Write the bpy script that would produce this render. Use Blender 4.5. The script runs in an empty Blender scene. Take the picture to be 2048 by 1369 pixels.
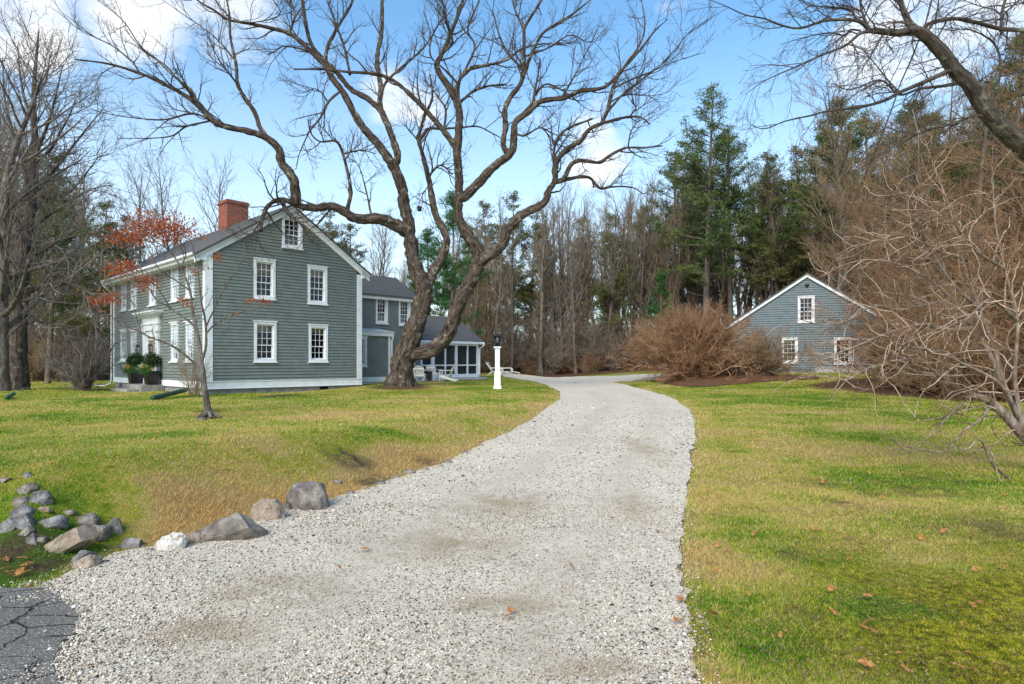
import bpy, math, random
import numpy as np
from mathutils import Vector, Matrix

# ------------------------------------------------------------------ camera, sky, sun
F = 1260.0; YH = 725.0; ZC = 1.6          # focal length in photo pixels, horizon row, eye height
scene = bpy.context.scene
cam_d = bpy.data.cameras.new('camera'); cam = bpy.data.objects.new('camera', cam_d)
scene.collection.objects.link(cam); scene.camera = cam
cam.location = (0, 0, ZC); cam.rotation_euler = (math.radians(90), 0, 0)
cam_d.sensor_width = 36; cam_d.lens = 36 * F / 2048
cam_d.shift_y = (YH - 684.5) / 2048; cam_d.clip_end = 3000; cam_d.clip_start = 0.05
scene.view_settings.view_transform = 'Standard'; scene.view_settings.look = 'None'
scene.view_settings.exposure = 0.84; scene.view_settings.gamma = 1
SUN_EL, SUN_AZ = math.radians(38), math.radians(205)      # azimuth clockwise from +Y: behind the camera, to the left
world = bpy.data.worlds.new('World'); scene.world = world; world.use_nodes = True
wt = world.node_tree; wt.nodes.clear()
def wn(t, **k):
    n = wt.nodes.new(t)
    for a, b in k.items(): setattr(n, a, b)
    return n
sky = wn('ShaderNodeTexSky', sky_type='NISHITA'); sky.sun_disc = False
sky.sun_elevation = SUN_EL; sky.sun_rotation = SUN_AZ; sky.air_density = 1.0; sky.dust_density = 0.4; sky.ozone_density = 1.6
bg = wn('ShaderNodeBackground'); bg.inputs[1].default_value = 0.115
wout = wn('ShaderNodeOutputWorld'); geo = wn('ShaderNodeTexCoord')
def vdir(px, py):
    v = Vector(((px - 1024) / F, 1, (YH - py) / F)); return v.normalized()
# cloud mask: soft banks at a few places of the sky, broken up by noise, plus thin veil low down
noi = wn('ShaderNodeTexNoise'); noi.inputs['Scale'].default_value = 5.5; noi.inputs['Detail'].default_value = 7; noi.inputs['Roughness'].default_value = 0.55
mp = wn('ShaderNodeMapping'); mp.inputs['Scale'].default_value = (1, 1, 2.2)
wt.links.new(geo.outputs['Generated'], mp.inputs[0]); wt.links.new(mp.outputs[0], noi.inputs['Vector'])
def wmath(op, a, b=None, c=None):
    m = wn('ShaderNodeMath', operation=op)
    for i, v in enumerate((a, b, c)):
        if v is None: continue
        if isinstance(v, (int, float)): m.inputs[i].default_value = v
        else: wt.links.new(v, m.inputs[i])
    return m.outputs[0]
acc = None
for (px, py, ang, amp) in ((20, 30, 5.5, 1.05), (260, -5, 6, .8), (420, -60, 7, .6), (820, 190, 4.8, .8), (1185, 298, 4.6, .8), (1080, 282, 3.6, .5), (1770, 120, 5.5, .85), (1880, 100, 5.5, .8),
                           (1990, -20, 7, .9), (1650, 330, 8, .45), (60, 400, 9, .5), (2040, 250, 9, .6), (-300, 200, 12, .8), (2500, 100, 14, .8)):
    dp = wn('ShaderNodeVectorMath', operation='DOT_PRODUCT'); dp.inputs[1].default_value = vdir(px, py)
    wt.links.new(geo.outputs['Generated'], dp.inputs[0])
    mr = wn('ShaderNodeMapRange', interpolation_type='SMOOTHSTEP'); wt.links.new(dp.outputs['Value'], mr.inputs[0])
    mr.inputs[1].default_value = math.cos(math.radians(ang * .95)); mr.inputs[2].default_value = 1.0; mr.inputs[3].default_value = 0; mr.inputs[4].default_value = amp
    acc = mr.outputs[0] if acc is None else wmath('MAXIMUM', acc, mr.outputs[0])
nz = wn('ShaderNodeMapRange'); wt.links.new(noi.outputs['Fac'], nz.inputs[0]); nz.inputs[1].default_value = .35; nz.inputs[2].default_value = .7; nz.inputs[3].default_value = -.45; nz.inputs[4].default_value = .6
msk = wmath('ADD', wmath('MULTIPLY', acc, .95), nz.outputs[0])
msk = wmath('MULTIPLY', wmath('SUBTRACT', msk, .22), 1.05)
sep = wn('ShaderNodeSeparateXYZ'); wt.links.new(geo.outputs['Generated'], sep.inputs[0])
low = wn('ShaderNodeMapRange', interpolation_type='SMOOTHSTEP'); wt.links.new(sep.outputs[2], low.inputs[0]); low.inputs[1].default_value = .02; low.inputs[2].default_value = .50; low.inputs[3].default_value = .66; low.inputs[4].default_value = .04
cl = wn('ShaderNodeClamp'); wt.links.new(wmath('MAXIMUM', msk, low.outputs[0]), cl.inputs[0]); cl.inputs[2].default_value = .88
gain = wn('ShaderNodeMix', data_type='RGBA', blend_type='MULTIPLY'); gain.inputs[0].default_value = 1
wt.links.new(sky.outputs[0], gain.inputs[6]); gain.inputs[7].default_value = (.74, 1.20, 1.34, 1)
mx = wn('ShaderNodeMix', data_type='RGBA'); wt.links.new(cl.outputs[0], mx.inputs[0]); wt.links.new(gain.outputs[2], mx.inputs[6]); mx.inputs[7].default_value = (6.3, 6.2, 5.95, 1)
wt.links.new(mx.outputs[2], bg.inputs[0]); wt.links.new(bg.outputs[0], wout.inputs[0])
sd = bpy.data.lights.new('sun', 'SUN'); sd.energy = 2.4; sd.angle = math.radians(38); sd.color = (1, .90, .77)
sun = bpy.data.objects.new('sun', sd); scene.collection.objects.link(sun)
sv = Vector((math.sin(SUN_AZ) * math.cos(SUN_EL), math.cos(SUN_AZ) * math.cos(SUN_EL), math.sin(SUN_EL)))
sun.rotation_euler = sv.to_track_quat('Z', 'Y').to_euler(); sun.location = sv * 60

# ------------------------------------------------------------------ helpers
C = scene.collection
rng = np.random.default_rng(7); random.seed(7)
def S(t): t = np.clip(t, 0, 1); return t * t * (3 - 2 * t)
def at(px, py, Y): return np.array(((px - 1024) / F * Y, Y, ZC - (py - YH) / F * Y))
def tag(o, label=None, cat=None, group=None, kind=None):
    if label: o['label'] = label
    if cat: o['category'] = cat
    if group: o['group'] = group
    if kind: o['kind'] = kind
    return o
def empty(name, loc=(0, 0, 0), rz=0, label=None, cat=None, group=None):
    o = bpy.data.objects.new(name, None); C.objects.link(o); o.location = loc; o.rotation_euler = (0, 0, rz)
    o.empty_display_size = .2
    return tag(o, label, cat, group)
def link(name, me, parent=None):
    o = bpy.data.objects.new(name, me); C.objects.link(o)
    if parent: o.parent = parent
    return o
def copy_tree(o, parent=None):
    c = o.copy(); C.objects.link(c); c.parent = parent
    for ch in list(o.children): copy_tree(ch, c)
    return c
class MB:
    """collects verts/faces in one mesh"""
    def __init__(s): s.v = []; s.f = []; s.n = 0
    def add(s, V, Fs):
        V = np.asarray(V, float).reshape(-1, 3); s.v.append(V)
        for f in Fs: s.f.append(tuple(int(i) + s.n for i in f))
        s.n += len(V); return s
    def box(s, a, b):
        (x0, y0, z0), (x1, y1, z1) = np.minimum(a, b), np.maximum(a, b)
        return s.add([(x0,y0,z0),(x1,y0,z0),(x1,y1,z0),(x0,y1,z0),(x0,y0,z1),(x1,y0,z1),(x1,y1,z1),(x0,y1,z1)],
              [(3,2,1,0),(4,5,6,7),(0,1,5,4),(1,2,6,5),(2,3,7,6),(3,0,4,7)])
    def hexa(s, P):   # 8 corners, bottom loop then top loop
        return s.add(P, [(3,2,1,0),(4,5,6,7),(0,1,5,4),(1,2,6,5),(2,3,7,6),(3,0,4,7)])
    def bar(s, p, q, w, h, up=(0, 0, 1)):    # rectangular bar from p to q
        p = np.array(p, float); q = np.array(q, float); t = q - p; t /= np.linalg.norm(t)
        up = np.array(up, float); a = np.cross(t, up)
        if np.linalg.norm(a) < 1e-4: a = np.cross(t, (1, 0, 0))
        a /= np.linalg.norm(a); b = np.cross(a, t); a = a * w / 2; b = b * h / 2
        return s.hexa([p-a-b, p+a-b, p+a+b, p-a+b, q-a-b, q+a-b, q+a+b, q-a+b])
    def lathe(s, prof, c=(0, 0, 0), n=16, rot=0, sq=None):
        V = []; c = np.array(c, float)
        for r, z in prof:
            for i in range(n):
                a = rot + 2 * math.pi * i / n; V.append(c + (r * math.cos(a), r * math.sin(a), z))
        Fs = []
        for k in range(len(prof) - 1):
            for i in range(n):
                j = (i + 1) % n; Fs.append((k*n+i, k*n+j, (k+1)*n+j, (k+1)*n+i))
        Fs.append(tuple(range(n - 1, -1, -1))); Fs.append(tuple(range((len(prof)-1)*n, len(prof)*n)))
        return s.add(V, Fs)
    def tube(s, pts, rad, n=10, cap=True):
        V, Q = tube1(np.array(pts, float), np.broadcast_to(rad, (len(pts),)), n)
        Fs = [tuple(q) for q in Q]
        if cap: Fs += [tuple(range(n - 1, -1, -1)), tuple(range(len(V) - n, len(V)))]
        return s.add(V, Fs)
    def build(s, name, mat, parent=None, smooth=False, bevel=0):
        me = bpy.data.meshes.new(name); me.from_pydata(np.concatenate(s.v).tolist() if s.v else [], [], s.f); me.materials.append(mat)
        if smooth: me.polygons.foreach_set('use_smooth', [True] * len(me.polygons))
        o = link(name, me, parent)
        if bevel:
            m = o.modifiers.new('bevel', 'BEVEL'); m.width = bevel; m.segments = 2; m.limit_method = 'ANGLE'
        return o
WORLD = set()      # roots whose traced parts are given in world coordinates
def np_mesh(name, V, Fa, mat, parent=None, smooth=False, attrs=None):
    """big mesh from arrays; Fa is a list of (m,k) arrays"""
    if parent is not None and parent.name in WORLD: V = np.asarray(V) - np.array(parent.location)
    V = np.ascontiguousarray(V, np.float32); me = bpy.data.meshes.new(name)
    Fa = [np.asarray(f) for f in Fa if len(f)]
    nl = sum(f.size for f in Fa); nf = sum(len(f) for f in Fa)
    me.vertices.add(len(V)); me.vertices.foreach_set('co', V.ravel())
    me.loops.add(nl); me.polygons.add(nf)
    li = np.concatenate([f.ravel() for f in Fa]).astype(np.int32); me.loops.foreach_set('vertex_index', li)
    tot = np.concatenate([np.full(len(f), f.shape[1]) for f in Fa]); st = np.concatenate([[0], np.cumsum(tot)[:-1]]).astype(np.int32)
    me.polygons.foreach_set('loop_start', st)
    if smooth: me.polygons.foreach_set('use_smooth', np.ones(nf, bool))
    for k, A in (attrs or {}).items():
        A = np.asarray(A, np.float32)
        if A.ndim == 1:
            a = me.attributes.new(k, 'FLOAT', 'POINT'); a.data.foreach_set('value', A)
        else:
            a = me.attributes.new(k, 'FLOAT_COLOR', 'POINT'); a.data.foreach_set('color', np.c_[A, np.ones(len(A))].astype(np.float32).ravel())
    me.update(calc_edges=True); me.validate()
    me.materials.append(mat)
    return link(name, me, parent)
def norm(v): return v / np.maximum(np.linalg.norm(v, axis=-1, keepdims=True), 1e-9)
def tube1(P, R, n):
    """tube with parallel transport frames"""
    T = norm(np.gradient(P, axis=0)); a = np.cross(T[0], (0, 0, 1.0))
    if np.linalg.norm(a) < .2: a = np.cross(T[0], (1.0, 0, 0))
    a = norm(a); V = []; an = np.arange(n) * 2 * np.pi / n
    for i in range(len(P)):
        a = norm(a - T[i] * np.dot(a, T[i])); b = np.cross(T[i], a)
        V.append(P[i] + R[i] * (np.cos(an)[:, None] * a + np.sin(an)[:, None] * b))
    cl = np.r_[0, np.cumsum(np.linalg.norm(np.diff(P, axis=0), axis=1))]; Rm_ = max(float(np.mean(R)), .05)
    Cc = np.concatenate([np.stack([Rm_ * np.cos(an), Rm_ * np.sin(an), np.full(n, cl[i])], 1) for i in range(len(P))]) + P[0] * .37; tube1.last = (Cc, np.repeat(R, n))
    V = np.concatenate(V); k = np.arange(len(P) - 1)[:, None] * n; i = np.arange(n)[None]; j = (i + 1) % n
    Q = np.stack([k + i, k + j, k + n + j, k + n + i], -1).reshape(-1, 4)
    return V, Q
def tubes(P, R, n):
    """many thin tubes at once: P (T,m,3), R (T,m)"""
    tube1.last = None; T_, m, _ = P.shape; Tn = norm(np.gradient(P, axis=1)); mean = norm(P[:, -1] - P[:, 0])
    ref = np.where(np.abs(mean[:, 2:3]) > .75, np.array([[1.0, .2, 0]]), np.array([[0, 0, 1.0]]))[:, None, :]
    a = norm(np.cross(Tn, ref)); b = np.cross(Tn, a); an = np.arange(n) * 2 * np.pi / n
    V = P[:, :, None, :] + R[:, :, None, None] * (np.cos(an)[None, None, :, None] * a[:, :, None] + np.sin(an)[None, None, :, None] * b[:, :, None])
    base = (np.arange(T_) * m * n)[:, None, None]; k = (np.arange(m - 1) * n)[None, :, None]; i = np.arange(n)[None, None]; j = (i + 1) % n
    Q = np.stack([base + k + i, base + k + j, base + k + n + j, base + k + n + i], -1).reshape(-1, 4)
    return V.reshape(-1, 3), Q
def spawn(P, R, k, tmin=.2, tmax=1, ang=(30, 60), L=1.0, rel=True, m=5, rf=.6, tip=.003, up=.1, wig=.12, taperL=.5, rmax=9, rs=None, flat=0):
    """k child branches on every parent curve (all vectorised)"""
    rs = rs or rng; T_, n, _ = P.shape; N = T_ * k
    t = (tmin + (tmax - tmin) * (np.arange(k)[None] + rs.random((T_, k))) / k).ravel(); pi = np.repeat(np.arange(T_), k)
    x = t * (n - 1) * .9999; i0 = x.astype(int); fr = (x - i0)[:, None]
    p = P[pi, i0] * (1 - fr) + P[pi, i0 + 1] * fr; tan = norm(P[pi, i0 + 1] - P[pi, i0]); r0 = R[pi, i0] * (1 - fr[:, 0]) + R[pi, i0 + 1] * fr[:, 0]
    rv = rs.normal(size=(N, 3)); rv[:, 2] *= (1 - flat); pe = norm(rv - tan * np.sum(rv * tan, 1, keepdims=True))
    a = np.radians(rs.uniform(ang[0], ang[1], N))[:, None]; d = norm(np.cos(a) * tan + np.sin(a) * pe)
    PL = np.linalg.norm(np.diff(P, axis=1), axis=2).sum(1)[pi]
    ln = (PL if rel else 1.0) * L * (1 - taperL * t) * rs.uniform(.55, 1.25, N); seg = (ln / (m - 1))[:, None]
    out = np.empty((N, m, 3)); out[:, 0] = p
    for s in range(1, m):
        d = norm(d + np.array([0, 0, up]) + rs.normal(size=(N, 3)) * wig); out[:, s] = out[:, s-1] + d * seg
    rr = np.minimum(np.minimum(r0 * rf, rmax), .02 * ln + tip)[:, None]; q = np.linspace(0, 1, m)[None]
    return out, rr * (1 - q) + np.minimum(tip, rr) * q
tube1.last = None
class Wood:
    def __init__(s): s.V = []; s.Q = []; s.C = []; s.W = []; s.n = 0
    def put(s, VQ):
        V, Q = VQ; s.V.append(V); s.Q.append(Q + s.n); s.n += len(V)
        if tube1.last is not None and len(tube1.last[0]) == len(V): s.C.append(tube1.last[0]); s.W.append(tube1.last[1])
        tube1.last = None; return s
    def build(s, name, mat, parent=None, smooth=True):
        V = np.concatenate(s.V); C_ = np.concatenate(s.C) if s.C else V
        o = np_mesh(name, V, [np.concatenate(s.Q)], mat, parent, smooth, {'bk': C_} if len(C_) == len(V) and s.C else None)
        if s.C and len(C_) == len(V):
            g = o.vertex_groups.new(name='thick'); w = np.clip(np.round(np.concatenate(s.W) / .45 * 16), 0, 16)
            for k in range(1, 17): g.add(np.flatnonzero(w == k).tolist(), k / 16, 'REPLACE')
        return o
def smooth_line(pts, m):
    """Catmull-Rom through the rows of pts, resampled to m points"""
    P = np.array(pts, float); Pp = np.vstack([2*P[0]-P[1], P, 2*P[-1]-P[-2]]); out = []
    for x in np.linspace(0, len(P) - 1 - 1e-6, m):
        i = int(x); t = x - i; a, b, c, d = Pp[i:i+4]
        out.append(.5 * ((2*b) + (-a+c)*t + (2*a-5*b+4*c-d)*t*t + (-a+3*b-3*c+d)*t**3))
    return np.array(out)
def leaves(P, n, size, spread, rs=None, flatness=0.0, asp=.5):
    """n little leaf quads scattered round random points of P (N,3)"""
    rs = rs or rng; c = P[rs.integers(0, len(P), n)] + rs.normal(size=(n, 3)) * spread
    u = norm(rs.normal(size=(n, 3))); w = rs.normal(size=(n, 3)); w[:, 2] *= 1 - flatness; u[:, 2] *= 1 - flatness; u = norm(u)
    w = norm(np.cross(u, w)); w = norm(np.cross(w, u)); s = (size * rs.uniform(.6, 1.3, n))[:, None]
    V = np.stack([c - u*s*.5, c + w*s*asp*.5, c + u*s*.5, c - w*s*asp*.5], 1).reshape(-1, 3)
    return V, np.arange(n * 4).reshape(-1, 4)

# ------------------------------------------------------------------ materials
def mat(name, base=(.5, .5, .5), rough=.8, spec=.3):
    m = bpy.data.materials.new(name); m.use_nodes = True; b = m.node_tree.nodes['Principled BSDF']
    b.inputs['Base Color'].default_value = (*base, 1); b.inputs['Roughness'].default_value = rough; b.inputs['Specular IOR Level'].default_value = spec
    return m
class N:
    """tiny node wrapper"""
    def __init__(s, m): s.m = m; s.t = m.node_tree; s.b = s.t.nodes['Principled BSDF']; s.out = s.t.nodes['Material Output']
    def n(s, typ, **k):
        x = s.t.nodes.new(typ)
        for a, b in k.items(): setattr(x, a, b)
        return x
    def l(s, a, b): s.t.links.new(a, b)
    def obj(s, scale=(1, 1, 1)):
        c = s.n('ShaderNodeTexCoord'); m = s.n('ShaderNodeMapping'); m.inputs['Scale'].default_value = scale; s.l(c.outputs['Object'], m.inputs[0]); return m.outputs[0]
    def noise(s, scale, detail=4, vec=None, rough=.55, dist=0):
        x = s.n('ShaderNodeTexNoise'); x.inputs['Scale'].default_value = scale; x.inputs['Detail'].default_value = detail; x.inputs['Roughness'].default_value = rough; x.inputs['Distortion'].default_value = dist
        s.l(vec or s.obj(), x.inputs['Vector']); return x.outputs['Fac']
    def vor(s, scale, vec=None, feature='F1'):
        x = s.n('ShaderNodeTexVoronoi', feature=feature); x.inputs['Scale'].default_value = scale; s.l(vec or s.obj(), x.inputs['Vector']); return x
    def ramp(s, fac, stops):
        r = s.n('ShaderNodeValToRGB'); s.l(fac, r.inputs[0]); e = r.color_ramp.elements
        while len(e) < len(stops): e.new(.5)
        for x, (p, c) in zip(e, stops): x.position = p; x.color = (*c, 1) if len(c) == 3 else c
        return r.outputs[0]
    def mix(s, fac, a, b, blend='MIX'):
        x = s.n('ShaderNodeMix', data_type='RGBA', blend_type=blend)
        for i, v in ((0, fac), (6, a), (7, b)):
            if isinstance(v, (int, float)): x.inputs[i].default_value = v
            elif isinstance(v, tuple): x.inputs[i].default_value = (*v, 1)
            else: s.l(v, x.inputs[i])
        return x.outputs[2]
    def mth(s, op, a, b=0.0):
        x = s.n('ShaderNodeMath', operation=op)
        for i, v in enumerate((a, b)):
            if isinstance(v, (int, float)): x.inputs[i].default_value = v
            else: s.l(v, x.inputs[i])
        return x.outputs[0]
    def rng(s, v, a, b, c=0.0, d=1.0):
        x = s.n('ShaderNodeMapRange'); s.l(v, x.inputs[0])
        for i, q in enumerate((a, b, c, d)): x.inputs[i + 1].default_value = q
        return x.outputs[0]
    def attr(s, name, out='Fac'):
        x = s.n('ShaderNodeAttribute'); x.attribute_name = name; return x.outputs[out]
    def color(s, c): s.l(c, s.b.inputs['Base Color'])
    def bump(s, h, dist=.02, strength=1.0):
        x = s.n('ShaderNodeBump'); x.inputs['Distance'].default_value = dist; x.inputs['Strength'].default_value = strength; s.l(h, x.inputs['Height']); s.l(x.outputs[0], s.b.inputs['Normal'])
def bark_mat(name, c1, c2, lichen=None, sc=1.0, bumpd=.02, traced=False):
    m = mat(name, rough=.95, spec=.1); q = N(m)
    if traced: mp_ = q.n('ShaderNodeMapping'); mp_.inputs['Scale'].default_value = (1.5, 1.5, .28); q.l(q.attr('bk', 'Vector'), mp_.inputs[0]); v = mp_.outputs[0]
    else: v = q.obj((sc, sc, sc * .3))
    f = q.noise(9, 6, v, .65, .6); g = q.noise(40, 3, v)
    col = q.mix(q.rng(f, .40, .62), c1, c2)
    col = q.mix(q.rng(g, .35, .7, .0, .45), col, tuple(x * .35 for x in c1))
    if lichen:
        k = q.noise(3.2, 5, q.obj(), .7); col = q.mix(q.rng(k, .56, .66, 0, .75), col, lichen)
    q.color(col); q.bump(q.mth('ADD', f, g), bumpd, 1.0); return m
def twig_mat(name, c1, c2, sc=2.5):
    m = mat(name, rough=.9, spec=.12); q = N(m); q.color(q.mix(q.rng(q.noise(sc, 3), .35, .65), c1, c2)); return m
M = {}
M['white'] = mat('white_paint', (.78, .79, .80), .55); q = N(M['white']); q.color(q.mix(q.rng(q.noise(3, 5), .4, .75), (.80, .81, .83), (.68, .68, .67)))
def siding(name, a, b):
    m = mat(name, a, .6, .35); q = N(m); v = q.obj((1, 1, 9)); f = q.noise(2.2, 5, q.obj((1, 1, 1.5)), .6); g = q.noise(5, 4, v)
    q.color(q.mix(q.rng(q.mth('ADD', q.mth('MULTIPLY', f, .6), q.mth('MULTIPLY', g, .4)), .38, .62), a, b)); q.bump(g, .004, .6); return m
M['siding'] = siding('grey_green_clapboard', (.142, .165, .148), (.205, .229, .210))
M['siding_blue'] = siding('blue_grey_clapboard', (.105, .138, .150), (.15, .19, .205))
M['shingle'] = mat('asphalt_shingle', (.1, .1, .11), .9, .2); q = N(M['shingle'])
f = q.noise(6, 4); g = q.vor(9, q.obj((1, 1, 3.2))); wv = q.n('ShaderNodeTexWave', wave_type='BANDS', bands_direction='Z', wave_profile='SAW'); wv.inputs['Scale'].default_value = 3.6; wv.inputs['Distortion'].default_value = .15; q.l(q.obj(), wv.inputs['Vector'])
q.color(q.mix(q.rng(f, .3, .7), q.mix(.5, q.ramp(g.outputs['Color'], [(0, (.05, .049, .048)), (1, (.13, .127, .125))]), (.08, .078, .078)), (.12, .118, .116))); q.bump(wv.outputs['Fac'], .012, .8)
M['brick'] = mat('red_brick', (.3, .09, .05), .9, .2); q = N(M['brick'])
bt = q.n('ShaderNodeTexBrick'); cc = q.n('ShaderNodeTexCoord'); sx = q.n('ShaderNodeSeparateXYZ'); q.l(cc.outputs['Object'], sx.inputs[0]); cb = q.n('ShaderNodeCombineXYZ')
q.l(q.mth('ADD', sx.outputs[0], sx.outputs[1]), cb.inputs[0]); q.l(sx.outputs[2], cb.inputs[1]); q.l(cb.outputs[0], bt.inputs['Vector'])
bt.inputs['Scale'].default_value = 1; bt.inputs['Brick Width'].default_value = .21; bt.inputs['Row Height'].default_value = .068; bt.inputs['Mortar Size'].default_value = .007
bt.inputs['Color1'].default_value = (.42, .10, .05, 1); bt.inputs['Color2'].default_value = (.25, .06, .035, 1); bt.inputs['Mortar'].default_value = (.3, .24, .2, 1)
q.color(q.mix(q.rng(q.noise(4), .45, .7, 0, .5), bt.outputs['Color'], (.12, .07, .06))); q.bump(bt.outputs['Fac'], -.01, .6)
def stone(name, a, b, c=None, sc=3):
    m = mat(name, a, .9, .25); q = N(m); col = q.mix(q.rng(q.noise(sc, 6, None, .65), .38, .62), a, b)
    if c: col = q.mix(q.rng(q.noise(sc * 1.7, 6, None, .7), .54, .62, 0, .8), col, c)
    vc = q.vor(sc * 1.3, None, 'DISTANCE_TO_EDGE'); col = q.mix(q.rng(vc.outputs['Distance'], 0, .02, .6, 0), col, (.03, .025, .02)); col = q.mix(q.rng(q.noise(sc * 8, 4, None, .8), .5, .7, 0, .5), col, tuple(.35 * t for t in a))
    q.color(col); q.bump(q.noise(sc * 6, 6, None, .7), .02, .8); return m
M['granite'] = stone('granite', (.22, .21, .20), (.36, .34, .31))
M['rock'] = stone('grey_rock', (.11, .092, .08), (.30, .25, .21), (.36, .35, .30), 5)
M['rock_blue'] = stone('blue_slate_rock', (.085, .08, .078), (.27, .25, .235), (.34, .34, .33), 6)
M['rock_tan'] = stone('tan_rock', (.30, .22, .16), (.42, .33, .25), (.2, .15, .11), 5)
M['rock_pale'] = stone('pale_quartz_rock', (.6, .54, .46), (.75, .70, .62), (.25, .18, .11), 7)
M['concrete'] = stone('concrete', (.34, .32, .30), (.45, .43, .40))
M['black'] = mat('black_pot', (.008, .008, .01), .3, .5)
M['black_metal'] = mat('black_metal', (.01, .01, .012), .4, .5)
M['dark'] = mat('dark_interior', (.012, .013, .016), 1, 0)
M['screen'] = mat('insect_screen', (.03, .034, .034), .7, .2)
M['blind'] = mat('cream_blind', (.55, .38, .20), .9, .1)
M['curtain'] = mat('net_curtain', (.45, .47, .50), .9, .1)
M['door'] = mat('tan_door', (.35, .22, .13), .6, .3)
M['green_pipe'] = mat('green_pipe', (.01, .075, .05), .5, .4)
M['chair_white'] = mat('chair_white', (.72, .71, .68), .6, .3)
M['glass'] = mat('window_glass', (.02, .02, .02), .03, .5); q = N(M['glass'])
tr = q.n('ShaderNodeBsdfTransparent'); tr.inputs[0].default_value = (.8, .82, .82, 1); gl = q.n('ShaderNodeBsdfGlossy'); gl.inputs['Roughness'].default_value = .04; gl.inputs[0].default_value = (.65, .7, .78, 1)
fr = q.n('ShaderNodeFresnel'); fr.inputs[0].default_value = 1.6; ms = q.n('ShaderNodeMixShader'); q.l(fr.outputs[0], ms.inputs[0]); q.l(tr.outputs[0], ms.inputs[1]); q.l(gl.outputs[0], ms.inputs[2]); q.l(ms.outputs[0], q.out.inputs[0])
wb = q.n('ShaderNodeBump'); wb.inputs['Distance'].default_value = .02; wb.inputs['Strength'].default_value = .25; q.l(q.noise(3, 1), wb.inputs['Height']); q.l(wb.outputs[0], gl.inputs['Normal'])
M['bark_hero'] = bark_mat('old_bark', (.045, .032, .025), (.235, .178, .142), (.36, .37, .26), 1.0, .08, True)
M['bark_limb'] = bark_mat('limb_bark', (.055, .043, .036), (.18, .145, .122), (.28, .29, .21), 1.0, .03, True)
M['bark_grey'] = bark_mat('grey_bark', (.10, .08, .07), (.26, .22, .19), (.25, .26, .21), 1.0, .03, False)
M['bark_dark'] = bark_mat('forest_bark', (.11, .088, .067), (.26, .21, .165), None, .6, .03)
M['bark_pine'] = bark_mat('pine_bark', (.14, .105, .085), (.27, .21, .17), None, .7, .04)
M['twig_hero'] = twig_mat('hero_twig', (.06, .045, .04), (.11, .085, .075))
M['twig_grey'] = twig_mat('grey_twig', (.14, .115, .10), (.26, .22, .195))
M['twig_forest'] = twig_mat('forest_twig', (.17, .13, .092), (.31, .245, .18), .6)
M['twig_brown'] = twig_mat('brown_twig', (.19, .13, .075), (.37, .26, .155), 1.2)
M['twig_rust'] = twig_mat('rust_twig', (.155, .085, .045), (.33, .195, .11), 1.2)
M['twig_pale'] = twig_mat('pale_branch', (.28, .18, .13), (.62, .49, .40), 4)
M['twig_orange'] = twig_mat('orange_twig', (.26, .14, .075), (.44, .26, .15), 2)
M['pale_trunk'] = bark_mat('pale_bark', (.16, .115, .09), (.42, .33, .27), None, 1, .01)
def leaf_mat(name, a, b, sc=1.5, trans=.25):
    m = mat(name, a, .75, .2); q = N(m); col = q.mix(q.rng(q.noise(sc, 4), .36, .64), a, b); q.color(col)
    td = q.n('ShaderNodeBsdfTranslucent'); q.l(col, td.inputs[0]); ms = q.n('ShaderNodeMixShader'); ms.inputs[0].default_value = trans; q.l(q.b.outputs[0], ms.inputs[1]); q.l(td.outputs[0], ms.inputs[2]); q.l(ms.outputs[0], q.out.inputs[0]); return m
M['needles'] = leaf_mat('pine_needles', (.05, .095, .026), (.17, .20, .06), .35)
M['needles_bright'] = leaf_mat('bright_pine_needles', (.035, .11, .03), (.075, .19, .05), .5)
M['needles_olive'] = leaf_mat('olive_pine_needles', (.075, .09, .025), (.19, .18, .065), .5)
M['sapling'] = twig_mat('sapling_bark', (.36, .30, .25), (.52, .45, .39), 3)
M['leaf_orange'] = leaf_mat('orange_leaf', (.36, .085, .035), (.52, .155, .055), 3)
M['leaf_rust'] = leaf_mat('rusty_leaf', (.22, .085, .05), (.36, .16, .10), 1)
M['boxwood'] = leaf_mat('boxwood_leaf', (.02, .05, .012), (.045, .09, .02), 5)
M['flower_leaf'] = leaf_mat('bedding_leaf', (.05, .14, .03), (.1, .22, .05), 5)
M['petal_yellow'] = mat('yellow_petal', (.75, .45, .03)); M['petal_white'] = mat('white_petal', (.75, .78, .72))
M['moss_leaf'] = leaf_mat('fallen_leaf', (.36, .13, .04), (.55, .27, .10), 2)

# ------------------------------------------------------------------ terrain
def base_h(x, y):
    z = .30 * S((y - 6) / 18) + .65 * S((x - 2) / 12) * S((y - 20) / 18)
    z = z + .25 * S((y - 25) / 8) * S((x + 10) / 4) * (1 - S((x + 1) / 5))
    return z + .10 * np.exp(-((x + 5.2)**2 + (y - 29)**2) / 1.6) - .25 * S((y - 60) / 20) * 0
def G(px, py, h=base_h):
    """where the view ray through a photo pixel meets the ground: used once to lay out plan positions"""
    px = np.atleast_1d(np.asarray(px, float)); py = np.atleast_1d(np.asarray(py, float))
    Y = np.geomspace(1.0, 160, 900)[None]; X = (px[:, None] - 1024) / F * Y
    d = ZC - (py[:, None] - YH) / F * Y - h(X, Y); neg = d <= 0
    i = np.where(neg.any(1), neg.argmax(1), 899); i = np.clip(i, 1, 899); r = np.arange(len(px))
    a = d[r, i-1]; b = d[r, i]; t = np.clip(a / np.where(a - b == 0, 1, a - b), 0, 1)
    y = Y[0, i-1] * (1 - t) + Y[0, i] * t
    return np.stack([(px - 1024) / F * y, y], 1)
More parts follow.
